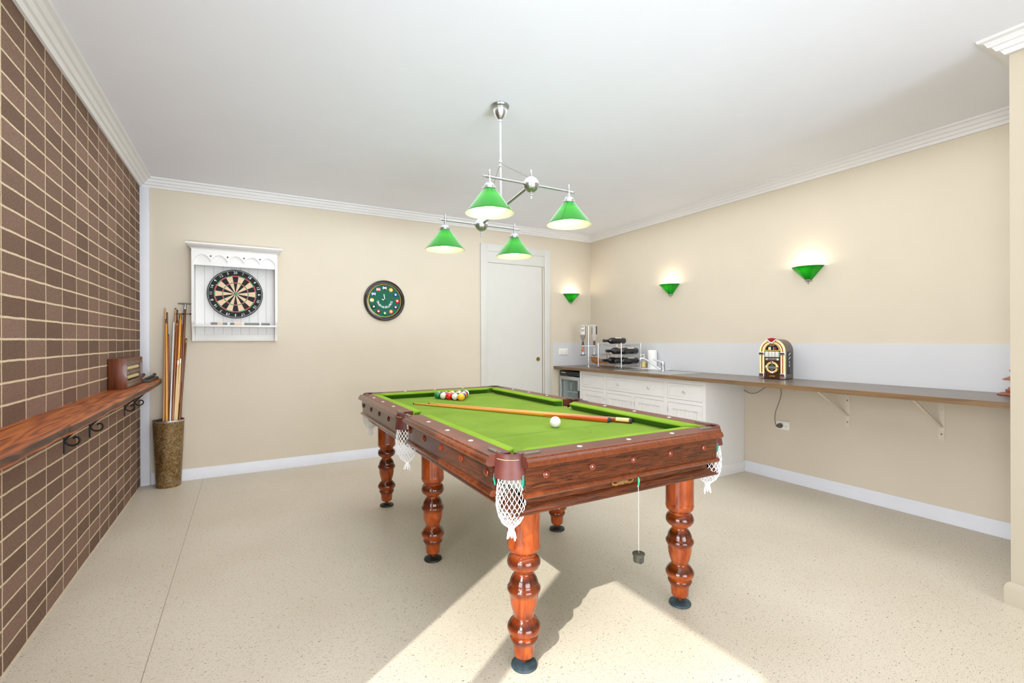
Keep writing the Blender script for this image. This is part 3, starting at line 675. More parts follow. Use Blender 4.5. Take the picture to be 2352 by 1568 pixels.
# ------------------------------------------------------------------ cues
def cue(name, label, tip, butt, shaft='cue', buttm='cuebutt', r0=.0055, r1=.0145, tipm='black', endm='bumper', block=None, split=.72, group=None, ferrule=None):
    """tapered cue; local Z runs from tip to butt"""
    tip, butt = Vector(tip), Vector(butt); Ln = (butt - tip).length
    o = bpy.data.objects.new(name, None); COL.objects.link(o); o.empty_display_size = .05
    o.matrix_world = along(butt, tip); tag(o, label, 'cue', group)          # origin at the butt, Z towards the tip
    R = lambda t: r1 + (r0 - r1) * t
    sp = 1 - split
    MB(buttm, True).lathe([(R(0) * .98, .008), (R(0), .012), (R(sp), Ln * sp)], 20).build('butt', o)
    s_ = MB(shaft, True); s_.lathe([(R(sp) * 1.0, Ln * sp), (R(1), Ln - .012)], 20); so = s_.build('shaft', o)
    if split < .95:                                  # pointed splices of the shaft wood
        z0 = Ln * sp
        for k in range(4):
            a_ = PI / 4 + k * PI / 2; q = MB(shaft, True); Lz = .20
            pts = []
            rows_ = []
            for j in range(7):
                t = j / 6; z = z0 + .002 - Lz * t; half = .70 * (1 - t) + .01
                rr = R((z) / Ln) + .00035
                rows_.append([(rr * math.cos(a_ + half * u), rr * math.sin(a_ + half * u), z) for u in (-1, -.5, 0, .5, 1)])
            q.loft(rows_, False, False); q.build('splice', o)
    MB(tipm, True).lathe([(R(1), Ln - .012), (R(1) * 1.02, Ln - .004), (R(1) * .6, Ln), (.0001, Ln)], 16).build('tip', o)
    if ferrule: MB(ferrule, True).lathe([(R(1) * 1.06, Ln - .04), (R(1) * 1.06, Ln - .011)], 16).build('ferrule', o)
    MB(endm, True).lathe([(.0001, -.004), (R(0) * .6, -.003), (R(0) * .95, .002), (R(0) * .98, .009)], 18).build('bumper', o)
    if block:
        q = MB(block, True); rows_ = []
        for z in (.012, .085):
            rr = R(z / Ln) + .0004; rows_.append([(rr * math.cos(t), rr * math.sin(t), z) for t in [-.2 + i * .22 for i in range(9)]])
        q.loft(rows_, False, False); q.build('name_splice', o, 'pale wooden splice')
    return o
t1, b1 = at_z(949, 926.5, ZB + .006), at_z(1400.5, 964.5, ZB + .0145)
cue('pool_cue', 'orange-butted cue lying on the baize, nearest to the cue ball', t1, b1)
t2, b2 = at_z(984, 926, ZB + .006), at_z(1452, 967.5, ZB + .0145)
b2 = b2 + Vector((.006, .010, 0))
o = cue('pool_cue', 'brown-butted cue with a pale end splice lying behind the other cue on the baize', t2, b2, buttm='cuebr', block='cuepale')

# ------------------------------------------------------------------ chalk holder hanging on the string
hp = Vector((at_y(1465, 1078, TY - L2 + .015).x, TY - L2 + .012, 0))
hz = at_y(1465, 1280, hp.y).z
t = thing('hanging_chalk_holder', 'small olive plastic chalk holder hanging by a string from the table\'s near rail', 'chalk holder', (hp.x, hp.y, hz))
q = MB('chalk', True); q.lathe([(.0205, -.016), (.0215, .010), (.0245, .011), (.0245, .017), (.020, .019), (.006, .019), (.005, .024), (.0001, .024)], 24); hol = q.build('holder', t)
q = MB('gap'); q.box(-.012, -.002, -.0225, -.015, -.0165, .002); q.build('slot', hol)
MB('string', True).tube([(0, 0, .022), (.0004, 0, .17), (0, 0, .700 - hz)], .0011, 6).build('string', t)
q = MB('gstring', True); q.tube([(0, 0, .698 - hz), (.001, -.002, .690 - hz), (-.001, -.002, .676 - hz), (0, -.001, .668 - hz)], [.003, .0042, .003, .0022], 7); q.tube([(0, -.002, .672 - hz), (-.006, -.003, .670 - hz), (-.008, -.003, .664 - hz)], .0018, 6); q.build('knot', t, 'green string knot')

# ================================================================== PENDANT LIGHT
pcx, pcy = 1.345, 2.52
nearH, farH = Vector((1.362, 2.196, 2.10)), Vector((1.362, 2.825, 2.015))
pend = thing('pendant_light', 'four-shade satin nickel billiard light with green glass shades hanging over the table', 'pendant light', (pcx, pcy, ZC))
def PL(v): return Vector(v) - Vector((pcx, pcy, ZC))
q = MB('nickel', True); q.lathe([(.052, 0), (.055, -.006), (.052, -.014), (.044, -.018), (.042, -.030), (.034, -.056), (.020, -.078), (.010, -.088), (.009, -.100), (.0001, -.100)], 28); q.build('canopy', pend)
midz = (nearH.z + farH.z) / 2
q = MB('nickel', True); q.tube([(0, 0, -.09), (0.002, 0, midz - ZC)], .0062, 10); q.lathe([(.006, -.008), (.0095, -.006), (.0095, .006), (.006, .008)], 14, (0, 0, 2.33 - ZC)); q.lathe([(.006, -.008), (.0095, -.006), (.0095, .006), (.006, .008)], 14, (0, 0, 2.305 - ZC)); q.build('pole', pend)
q = MB('nickel', True); q.tube([PL(nearH), PL(farH)], .0085, 10); q.build('crossbar', pend)
for H_ in (nearH, farH):
    MB('plate', True).tube([Vector((0, 0, 2.318 - ZC)), PL(H_ + Vector((0, 0, .035)))], .0013, 5).build('stay_wire', pend)
def finial(q, c, ax, s=1.0):
    c, ax = Vector(c), Vector(ax).normalized(); q.T = along(c, c + ax)
    q.lathe([(.004 * s, 0), (.0075 * s, .002), (.0075 * s, .006), (.005 * s, .008), (.0075 * s, .012), (.0075 * s, .018), (.0045 * s, .021), (.006 * s, .026), (.004 * s, .036), (.0045 * s, .040), (.0001, .042)], 12); q.T = Matrix()
for H_ in (nearH, farH):
    c = PL(H_)
    q = MB('nickel', True); q.ball(c, .043, 24, 16); q.lathe([(.0435, -.003), (.0445, 0), (.0435, .003)], 28, c, 'z', False)
    finial(q, c + Vector((0, 0, .041)), (0, 0, 1)); finial(q, c + Vector((0, 0, -.041)), (0, 0, -1)); hub = q.build('hub', pend)
    for sg in (-1, 1):
        e = c + Vector((sg * .254, 0, 0))
        q = MB('nickel', True); q.tube([c + Vector((sg * .04, 0, 0)), e], .006, 10); q.lathe([(.006, 0), (.010, .002), (.010, .008), (.006, .010)], 12, c + Vector((sg * .044, 0, 0)) - Vector((.005, 0, 0)), 'x')
        finial(q, e, (sg, 0, 0)); finial(q, e, (0, 0, 1)); q.tube([e, e + Vector((0, 0, -.03))], .0075, 10); q.ball(e, .010, 12, 8); arm = q.build('arm', hub)
        # shade assembly
        s0 = e + Vector((0, 0, -.028))
        q = MB('nickel', True); q.lathe([(.010, 0), (.020, -.004), (.026, -.014), (.027, -.020), (.032, -.022), (.032, -.034), (.030, -.036), (.0001, -.036)], 22, s0)
        for k in range(3):
            a_ = .5 + k * 2.09; q.tube([s0 + Vector((.031 * math.cos(a_), .031 * math.sin(a_), -.028)), s0 + Vector((.044 * math.cos(a_), .044 * math.sin(a_), -.026))], .0025, 6)
        fit = q.build('shade_fitter', pend)
        zt_ = s0.z - .034
        sh = MB('shade', True); sh.lathe([(.028, 0), (.033, -.004), (.118, -.116), (.1265, -.124), (.1275, -.128)], 44, (s0.x, s0.y, zt_), cap=False); sho = sh.build('lamp_shade', pend, 'green glass cone', recalc=True)
        ln = MB('lining', True); ln.lathe([(.0265, -.002), (.031, -.007), (.1165, -.1185), (.1255, -.1265), (.1275, -.128)], 44, (s0.x, s0.y, zt_), cap=False); ln.build('shade_lining', sho, 'white opal inner face')
        bl = MB('bulb', True); bl.ball((s0.x, s0.y, zt_ - .088), .030, 16, 10); bl.lathe([(.014, 0), (.016, -.04), (.026, -.07)], 14, (s0.x, s0.y, zt_), cap=False); bl.build('bulb', pend)

# ================================================================== WALL SCONCES
def sconce(loc, rz, label):
    t = thing('wall_sconce', label, 'wall light', loc, rz, 'green wall sconces')
    # local: wall at y=0, room towards -y
    q = MB('sconce', True); q.lathe([(.024, -.112), (.030, -.104), (.120, -.006), (.1265, 0)], 28, (0, 0, 0), cap=False, a0=PI, a1=2 * PI); q.build('lamp_shade', t, 'half cone of green glass')
    q = MB('lining', True); q.lathe([(.022, -.109), (.028, -.102), (.118, -.006), (.1262, -.0003)], 28, (0, 0, 0), cap=False, a0=PI, a1=2 * PI); q.build('shade_lining', t)
    q = MB('nickel', True); q.lathe([(.026, -.108), (.028, -.113), (.024, -.120), (.012, -.126)], 20, (0, 0, 0), a0=PI, a1=2 * PI, cap=False); q.ball((0, -.010, -.133), .0085, 12, 8); q.box(-.03, .03, -.006, 0, -.118, -.03); q.build('wall_fitting', t)
    q = MB('bulb', True); q.ball((0, -.045, -.035), .022, 14, 8); q.build('bulb', t)
    return t
s1 = sconce((3.81, YB, 1.868), 0, 'small green half-cone sconce on the back wall beside the white door')
s2 = sconce((XR, 3.735, 1.868), 0, 'green half-cone sconce on the wall above the sink'); s2.rotation_euler = (0, 0, -PI / 2)
s3 = sconce((XR, 2.248, 1.862), 0, 'green half-cone sconce on the wall above and beyond the jukebox'); s3.rotation_euler = (0, 0, -PI / 2)
SCONCES = [((3.81, YB - .06, 1.85)), ((XR - .06, 3.735, 1.85)), ((XR - .06, 2.248, 1.845))]

# ================================================================== LEFT WALL: SHELF, BRACKETS, BOX, TRAY
SZ, STH = .930, .046
edge_px = [(0, 1047), (40, 1028), (79.6, 1009), (120, 990), (144, 979), (155, 974.5), (166, 970.5), (200, 955), (239, 935), (260, 924), (282, 914.5), (323, 893.5), (350, 882)]
front = [at_z(u, v, SZ).xy for u, v in edge_px]
front = [Vector((-.60, 1.12)), Vector((-.604, 1.4)), Vector((-.597, 1.65))] + [f for f in front if f.y < 4.98] + [Vector((-.632, 5.0)), Vector((-.65, 5.07))]
t = MB('shelf')
back = [Vector((XL, p.y)) for p in front]
front = [Vector((p.x, p.y)) for p in smooth([(p.x, p.y, 0) for p in front], 4)]
rings = []
for i, p in enumerate(front):
    wv = .005 * math.sin(i * .9)
    rings.append([(XL, p.y, SZ), (p.x - .006, p.y, SZ), (p.x, p.y, SZ - .003), (p.x + .002, p.y, SZ - .011), (p.x + .003 + wv * .4, p.y, SZ - STH * .5), (p.x - .001 + wv * .6, p.y, SZ - .037), (p.x - .005 + wv * .6, p.y, SZ - STH), (XL, p.y, SZ - STH)])
V = [[t.v((c[0] - XL, c[1] - 1.12, c[2] - SZ)) for c in r] for r in rings]
for A, B in zip(V, V[1:]):
    for k in range(8):
        t.mat('bark' if k in (3, 4) else 'shelf', k in (1, 2, 3, 4, 5)); t.f([A[k], A[(k + 1) % 8], B[(k + 1) % 8], B[k]])
t.mat('shelf', False); t.f(V[0][::-1]); t.f(V[-1])
o = t.build('timber_shelf', loc=(XL, 1.12, SZ)); tag(o, 'long live-edge red timber slab shelf fixed along the brick wall', 'shelf')
def scroll_bracket(y, label):
    t = thing('shelf_bracket', label, 'bracket', (XL, y, .69), 0, 'iron brackets under the timber shelf')
    top = SZ - STH - .69
    q = MB('iron'); q.box(0, .006, -.011, .011, 0, top, .001); q.box(0, .135, -.011, .011, top - .006, top, .001); q.build('back_strap', t)
    # scroll: strut from the front down to the strap, then a curl
    pts = [(.125, 0, top - .006), (.07, 0, top - .062), (.022, 0, .085), (.008, 0, .066), (.010, 0, .052), (.022, 0, .040), (.040, 0, .037), (.056, 0, .046), (.062, 0, .062), (.055, 0, .076), (.043, 0, .078), (.036, 0, .071)]
    MB('iron', True).tube([pts[0]] + smooth(pts[1:], 5), .0045, 8).build('scroll', t)
bl_ = ['black scrolled iron bracket, nearest one below the knot in the timber shelf edge', 'black scrolled iron bracket, second one along under the timber shelf', 'black scrolled iron bracket under the timber shelf below the scoring box', 'black scrolled iron bracket under the timber shelf, the one nearest the bin of cues']
for y, lb in zip((3.165, 3.612, 4.52, 4.877), bl_): scroll_bracket(y, lb)
# scoring box
bz0 = SZ; bh = .205; by0, by1 = 4.02, 4.56; bd = .100
t = thing('scoring_box', 'dark walnut box with two slots of yellowed rollers standing on the timber shelf', 'scoring box', (XL + .004, by0, bz0))
Lb = by1 - by0
q = MB('walnut'); q.box(0, bd, 0, .014, 0, bh, .001); q.box(0, bd, Lb - .014, Lb, 0, bh, .001); q.box(0, bd, .014, Lb - .014, bh - .012, bh); q.box(0, .008, .014, Lb - .014, 0, bh - .012); q.build('case', t)
q = MB('walnut2')
for z0, z1 in ((.004, .030), (.030, .052), (.094, .118), (.118, .122), (.155, .193)): q.box(bd - .016, bd - (.004 if (z0 in (.004, .094)) else .007), .014, Lb - .035, z0, z1, .0015)
q.box(bd - .016, bd - .006, Lb - .05, Lb - .035, .052, .155); q.build('front_slats', t)
for zc_ in (.073, .137):
    MB('ivory', True).tube([(bd - .026, .016, zc_), (bd - .026, Lb - .075, zc_)], .017, 14).build('roller', t)
q = MB('gap'); q.box(.009, .02, .016, Lb - .016, .01, bh - .014); q.build('dark_inside', t)
q = MB('teal', True); q.ball((bd - .004, .055, .104), .008, 10, 6, (.3, 1, .7)); q.build('chalk_smudge', t)
# cue tray
t = thing('chalk_tray', 'low dark wooden tray with raised bars lying at the shelf end beside the scoring box', 'tray', (XL + .035, 4.60, SZ))
MB('ebony').box(0, .11, 0, .42, 0, .022, .003).build('base', t)
for x in (.012, .085):
    q = MB('ebony', True); q.tube([(x, .02, .030), (x, .20, .033), (x, .39, .036)], .009, 8); q.ball((x, .395, .040), .012, 10, 6); q.build('bar', t)
MB('ivory', True).tube([(.048, .02, .026), (.048, .37, .029)], .006, 8).build('rod', t)

# ================================================================== BIN OF CUES
BX, BY = -.583, 5.030
t = thing('metal_bin', 'tall tapered brass-toned tin bin on the floor holding cues', 'bin', (BX, BY, 0))
q = MB('galv', True); q.lathe([(.0001, .004), (.086, .004), (.088, 0), (.090, .006), (.114, .560), (.1165, .566), (.1165, .572), (.112, .572), (.087, .012), (.0001, .012)], 48, cap=False); q.build('body', t)
MB('steel', True).lathe([(.1135, .558), (.118, .566), (.1135, .574), (.111, .566), (.1135, .558)], 48, cap=False).build('rim', t, 'rolled metal rim')
def bin_item(u0, v0, u1, ytop=5.10, yrim=5.02):
    top = at_y(u0, v0, ytop); rim = at_y(u1, 962, yrim)
    d_ = rim - top; k = (.03 - top.z) / d_.z; bot = top + d_ * k
    c = Vector((BX, BY, .03)); e = (bot - c); e.z = 0
    if e.length > .070: e = e.normalized() * .070
    bot = c + e
    return top, bot
GB = 'cues and rests standing in the bin'
def bin_cue(lb, u0, v0, u1, yt=5.10, yr=5.02, **k):
    a_, b_ = bin_item(u0, v0, u1, yt, yr); return cue('pool_cue', lb, a_, b_, group=GB, **k)
bin_cue('tan ash cue at the very left of the metal bin', 379.5, 707, 372.5, 5.10, 5.00, shaft='cuetan', buttm='cuetan', tipm='cuetan', r0=.0062, r1=.012)
bin_cue('bright honey cue with a dark tip second from the left in the metal bin', 382, 732, 381, 5.07, 4.97, shaft='cue', buttm='cue', tipm='ebony', r0=.0068, r1=.0145, ferrule='cuedk')
bin_cue('dark brown cue behind the honey cue in the metal bin', 384, 717, 384.5, 5.12, 5.06, shaft='cuedk', buttm='cuedk', tipm='ebony', r0=.006)
bin_cue('short orange cue with a dark tip just behind the honey cue', 386.5, 767, 386, 5.09, 5.04, shaft='cuebr', buttm='cuebr', tipm='ebony', r0=.006)
bin_cue('long olive-brown cue rising behind the silver tube in the bin', 403.5, 707, 392, 5.115, 5.07, shaft='cuetan', buttm='cuedk', tipm='cuedk', r0=.0066)
bin_cue('brown cue with a black tip beside the long olive-brown cue', 407.5, 711, 396, 5.12, 5.085, shaft='cuedk', buttm='cuedk', tipm='black', r0=.006)
bin_cue('stout orange-brown cue just beyond the silver tube', 406.5, 743, 397.5, 5.08, 4.99, shaft='cuebr', buttm='cuebr', tipm='cuetan', r0=.0072, r1=.0145)
bin_cue('dark-tipped cue whose end shows above the stout orange-brown cue', 408, 735, 401, 5.11, 5.06, shaft='cuebr', buttm='cuedk', tipm='ebony', r0=.006)
bin_cue('brown cue between the two rests in the metal bin', 419, 744, 411, 5.10, 5.04, shaft='cuebr', buttm='cuebr', tipm='cuebr', r0=.0075, r1=.0145)
bin_cue('short pale maple cue with a white ferrule, lower of the pair', 409, 827, 405, 5.04, 4.965, shaft='cuepale', buttm='cuepale', tipm='white', r0=.0062, ferrule='white', endm='black')
bin_cue('short pale maple cue with a white ferrule, higher of the pair', 414.5, 823, 409.5, 5.05, 4.975, shaft='cuepale', buttm='cuepale', tipm='white', r0=.0062, ferrule='white', endm='black')
bin_cue('slim brown cue with a yellow and black end leaning apart from the others', 428, 777, 418.5, 5.10, 5.00, shaft='cuedk', buttm='cuebr', tipm='black', r0=.0066, ferrule='brass')
# silver tube
a_, b_ = bin_item(399, 740, 389.5, 5.06, 4.96)
t = MB('silver', True, along(Vector((0, 0, 0)), a_ - b_)); Lq = (a_ - b_).length
t.lathe([(.0001, 0), (.0085, 0), (.0085, Lq * .5), (.0075, Lq * .5 + .004), (.0066, Lq), (.0001, Lq)], 16); o = t.build('metal_tube', loc=b_); tag(o, 'plain silver metal tube standing among the cues in the bin', 'tube', GB)
# rests
def rest(lb, u0, v0, u1, kind, yt):
    a_, b_ = bin_item(u0, v0, u1, yt, yt - .05); Lr = (a_ - b_).length
    o = bpy.data.objects.new('cue_rest', None); COL.objects.link(o); o.matrix_world = along(b_, a_); tag(o, lb, 'cue rest', GB)
    MB('cuedk' if kind == 'T' else 'cue', True).lathe([(.0001, 0), (.0125, 0), (.0095, Lr - .045), (.0001, Lr - .045)], 16).build('shaft', o)
    inv = o.matrix_world.inverted(); ex = (inv.to_3x3() @ Vector((1, 0, 0))); ez = inv.to_3x3() @ Vector((0, 0, 1))
    q = MB('steel' if kind == 'T' else 'brass', True); q.lathe([(.0105, Lr - .05), (.0115, Lr - .045), (.0105, Lr - .012), (.007, Lr - .004), (.0001, Lr)], 16); q.build('ferrule', o)
    hw = .054 if kind == 'T' else .066
    c = Vector((0, 0, Lr - .002)) + (ex * .008 if kind != 'T' else Vector())
    q = MB('plate' if kind == 'T' else 'iron', True)
    if kind == 'T': q.tube([c - ex * hw, c - ex * hw * .4, c + ex * hw * .4, c + ex * hw], [.005, .0065, .0065, .0045], 8)
    else:
        q.tube([c - ex * hw * .75, c + ex * hw * 1.1], .0026, 6); q.ball(c + ex * hw * .12, .007, 10, 6); q.ball(c + ex * hw, .0085, 10, 6, (1.6, .7, .7))
    q.build('cross_head', o)
rest('tall cue rest with a grey T-shaped metal head, highest item in the bin', 425.5, 697, 413.5, 'T', 5.10)
rest('cue rest with a brass ferrule and thin crossed iron head in the bin', 415, 720, 403.5, 'X', 5.08)

# ================================================================== DARTBOARD CABINET
cx0, cx1 = -.415, .266; cz0, cz1 = 1.252, 2.075; cd = .135
t = thing('dartboard_cabinet', 'white wooden dartboard cabinet with scalloped pelmet hung on the back wall', 'cabinet', ((cx0 + cx1) / 2, YB, cz0))
hw = (cx1 - cx0) / 2; H_ = cz1 - cz0
q = MB('cab')
nb = 9
for i in range(nb):
    a_ = -hw + .02 + (2 * hw - .04) * i / nb; b_ = -hw + .02 + (2 * hw - .04) * (i + 1) / nb
    q.box(a_ + .0012, b_ - .0012, -.010, -.006, .06, H_)
q.mat('jgroove').box(-hw + .02, hw - .02, -.006, -.0005, 0, H_); q.build('tongue_and_groove_back', t)
for sg in (-1, 1):
    side = [(0, H_), (-cd, H_), (-cd, .185), (-cd + .004, .165), (-cd + .020, .150), (-cd + .022, .135), (-cd + .030, .122), (-cd + .050, .10), (-cd + .060, .0), (0, 0)]
    q = MB('cab'); q.prism(side, 'x', sg * hw - (.020 if sg > 0 else 0), sg * hw + (.020 if sg < 0 else 0)); q.build('side_panel', t)
q = MB('cab'); q.box(-hw + .02, hw - .02, -cd - .004, -.008, .128, .146, .003); q.build('shelf', t)
q = MB('cab'); q.box(-hw + .02, hw - .02, -.028, -.008, 0, .062, .002); q.build('bottom_rail', t)
q = MB('cab')                                # scalloped board over a plain board
q.box(-hw + .02, hw - .02, -cd + .012, -cd + .020, H_ - .145, H_)
sc = [(-hw, H_), (-hw, H_ - .105)]
ns = 5
for i in range(ns):
    a_ = -hw + .016 + (2 * hw - .032) * i / ns; b_ = -hw + .016 + (2 * hw - .032) * (i + 1) / ns
    for k in range(11):
        u = k / 10; sc.append((a_ + (b_ - a_) * u, H_ - .108 + .058 * math.sin(PI * u) ** .75))
sc += [(hw, H_ - .105), (hw, H_)]
q.prism([(p[0], p[1]) for p in sc], 'y', -cd - .002, -cd + .012)
pel = q.build('pelmet', t)
for i in range(1, ns):
    x = -hw + .016 + (2 * hw - .032) * i / ns
    q = MB('jbrown', True); q.lathe([(.0001, -.004), (.007, -.003), (.007, .002)], 12, (x, -cd - .002, H_ - .062), 'y', False); q.build('plug', pel, 'dark round peg')
crown = [(-hw - .004, H_ - .004, -cd - .006), (-hw - .012, H_ + .010, -cd - .014), (-hw - .020, H_ + .014, -cd - .022), (-hw - .034, H_ + .032, -cd - .036), (-hw - .040, H_ + .036, -cd - .042), (-hw - .040, H_ + .048, -cd - .042)]
q = MB('cab'); q.loft([[(x, y, z), (-x, y, z), (-x, 0, z), (x, 0, z)] for x, z, y in crown]); q.build('cornice', t)
# clear strip, its reflections painted as coloured blocks, standing on the cabinet shelf
t = thing('dart_rail', 'clear plastic strip with painted grey-green reflections standing on the dartboard cabinet shelf', 'plastic strip', ((cx0 + cx1) / 2, YB - .05, cz0 + .146))
MB('acrylic').box(-.205, .285, -.004, .004, 0, .028).build('strip', t)
for x0, x1, m_ in ((-.20, -.150, 'jgrey'), (-.147, -.110, 'dcream'), (-.107, -.070, 'jgrey'), (-.05, -.015, 'jgrey'), (-.01, .045, 'dcream'), (.065, .19, 'jgrey'), (.205, .28, 'jgrey')):
    MB(m_).box(x0, x1, -.0075, -.0045, .003, .024).build('reflection_block', t)
# dartboard
dcx, dcz = at_y(541, 675, YB - .05).x, at_y(541, 675, YB - .05).z
t = thing('dartboard', 'round sisal dartboard with red and green rings hanging inside the white cabinet', 'dartboard', (dcx, YB - .011, dcz))
q = MB('dblack', True); q.lathe([(.0001, 0), (.2255, 0), (.2255, -.034), (.223, -.038), (.0001, -.038)], 80, axis='y'); q.build('board', t)
q = MB('dblack'); yf = -.0386
RR = [.0064, .0160, .099, .107, .162, .170]
for k in range(20):
    a0 = PI / 2 + PI / 20 - k * PI / 10; dark = k % 2 == 0
    for (r0, r1), mm in (((.016, .099), 'dblack' if dark else 'dcream'), ((.099, .107), 'dred' if dark else 'dgreen'), ((.107, .162), 'dblack' if dark else 'dcream'), ((.162, .170), 'dred' if dark else 'dgreen')):
        q.mat(mm); A = [a0 - PI / 10 * j / 4 for j in range(5)]
        for j in range(4): q.poly([(r0 * math.cos(A[j]), yf, r0 * math.sin(A[j])), (r1 * math.cos(A[j]), yf, r1 * math.sin(A[j])), (r1 * math.cos(A[j + 1]), yf, r1 * math.sin(A[j + 1])), (r0 * math.cos(A[j + 1]), yf, r0 * math.sin(A[j + 1]))])
q.mat('dgreen')
for j in range(24):
    a0, a1 = 2 * PI * j / 24, 2 * PI * (j + 1) / 24
    q.mat('dgreen'); q.poly([(.0064 * math.cos(a0), yf, .0064 * math.sin(a0)), (.016 * math.cos(a0), yf, .016 * math.sin(a0)), (.016 * math.cos(a1), yf, .016 * math.sin(a1)), (.0064 * math.cos(a1), yf, .0064 * math.sin(a1))])
    q.mat('dred'); q.poly([(0, yf, 0), (.0064 * math.cos(a0), yf, .0064 * math.sin(a0)), (.0064 * math.cos(a1), yf, .0064 * math.sin(a1))])
q.build('scoring_segments', t)
q = MB('wire', True)
for r in RR: q.tube([(r * math.cos(2 * PI * j / 60), yf - .0006, r * math.sin(2 * PI * j / 60)) for j in range(60)], .0005, 4, closed=True)
q.tube([(.2165 * math.cos(2 * PI * j / 72), yf - .001, .2165 * math.sin(2 * PI * j / 72)) for j in range(72)], .0012, 5, closed=True)
for k in range(20):
    a_ = PI / 2 + PI / 20 - k * PI / 10; q.tube([(.016 * math.cos(a_), yf - .0006, .016 * math.sin(a_)), (.176 * math.cos(a_), yf - .0006, .176 * math.sin(a_))], .0005, 4)
q.build('wire_ring', t)
q = MB('wire')
for k, n_ in enumerate([20, 1, 18, 4, 13, 6, 10, 15, 2, 17, 3, 19, 7, 16, 8, 11, 14, 9, 12, 5]):
    a_ = PI / 2 - k * PI / 10
    ctr = Vector((.194 * math.cos(a_), yf - .001, .196 * math.sin(a_))); rad_ = Vector((math.cos(a_), 0, math.sin(a_))); tan_ = Vector((math.sin(a_), 0, -math.cos(a_)))
    q.glyph(str(n_), .033, frame(ctr, tan_, rad_))
q.build('numbers', t, 'white wire numbers')

# ================================================================== CLOCK
ccx, ccz = at_y(884.5, 690, YB - .03).x, at_y(884.5, 690, YB - .03).z
t = thing('wall_clock', 'round black-framed green clock with pool balls for hours on the back wall', 'clock', (ccx, YB, ccz))
q = MB('dkwood', True); q.lathe([(.0001, 0), (.218, 0), (.222, -.010), (.216, -.026), (.206, -.032), (.198, -.028), (.194, -.030), (.186, -.030), (.180, -.022), (.178, -.012), (.178, -.004)], 72, axis='y', cap=False); q.build('frame', t)
q = MB('gold', True); q.lathe([(.179, -.013), (.1795, -.016), (.175, -.0165), (.174, -.012)], 64, axis='y', cap=False); q.build('gold_rim', t)
MB('dkgreen').lathe([(.0001, -.012), (.177, -.012)], 64, axis='y', cap=False).build('dial', t)
hours = [12, 1, 2, 3, 4, 5, 6, 7, 8, 9, 10, 11]
for k, n_ in enumerate(hours):
    a_ = PI / 2 - k * PI / 6
    q = MB(BM[n_], True); q.ball((0, 0, 0), .0225, 20, 12); bo = q.build('hour_ball', t); bo.location = (.136 * math.cos(a_), -.012, .136 * math.sin(a_)); bo.rotation_euler = (0, 0, -PI / 2); bo.scale = (.45, 1, 1)
    numeral(n_, .0225, .015).build('numeral', bo)
q = MB('lettering')
word = 'TAVERN & BILLIARDS'; n_ = len(word)
wd = {'&': 1.1, ' ': .55, 'I': .5, 'L': .85}
tot = sum(wd.get(ch, 1) for ch in word); acc = 0
for ch in word:
    w_ = wd.get(ch, 1); a_ = PI + .12 + (PI - .24) * (acc + w_ / 2) / tot; acc += w_
    if ch == ' ': continue
    ctr = Vector((.078 * math.cos(a_), -.0135, .078 * math.sin(a_) + .006)); rad_ = Vector((-math.cos(a_), 0, -math.sin(a_))); tan_ = Vector((-math.sin(a_), 0, math.cos(a_)))
    q.glyph(ch, .033, frame(ctr, tan_, rad_))
q.build('lettering', t, 'white arched lettering')
q = MB('lettering'); T0 = Matrix.Translation((0, -.017, .006)) @ Matrix.Rotation(.12, 4, 'Y') ; q.T = Matrix.Translation((0, -.017, .004)) @ Matrix.Rotation(-.13, 4, 'Y'); q.prism([(-.0035, .012), (-.0045, .062), (0, .068), (.0045, .062), (.0035, .012)], 'y', 0, .001); q.build('minute_hand', t)
q = MB('lettering'); q.T = Matrix.Translation((0, -.0185, .004)) @ Matrix.Rotation(-1.28, 4, 'Y'); q.prism([(-.0045, .008), (-.005, .030), (0, .036), (.005, .030), (.0045, .008)], 'y', 0, .001); q.build('hour_hand', t)
MB('inkblack', True).lathe([(.0001, -.021), (.006, -.020), (.007, -.012)], 14, (0, 0, .004), 'y', False).build('hub', t)

# ================================================================== BAR BENCH
CX, CY0, CY1 = 3.60, 2.845, 4.680             # cabinet face, its two ends
wt = MB('ctop'); 
o_ = [(XR - WX - .006, 0)]
wt.mat('ctop').box(0, XR - WX - .007, 0, YB - .008 - (SY + .01), -WTH + .001, 0)
wt.mat('cedge').box(-.0012, 0, 0, YB - .008 - (SY + .01), -WTH, .0002)
o = wt.build('worktop', loc=(WX, SY + .01, WT)); tag(o, 'long grey oak laminate bar worktop running along the wall on brackets and cabinet', 'worktop')
# cabinet
t = thing('bar_cabinet', 'white panelled base cabinet with drawers and doors under the worktop end', 'cabinet', (CX, CY0, 0))
Lc = CY1 - CY0; dz1 = WT - WTH
q = MB('cab')
q.box(.0182, XR - CX - .002, 0, .018, 0, dz1 - .001); q.box(.0182, XR - CX - .04, Lc - .018, Lc, 0, dz1 - .001); q.box(.02, XR - CX - .01, .018, Lc - .018, .08, .098)
q.build('carcass', t)
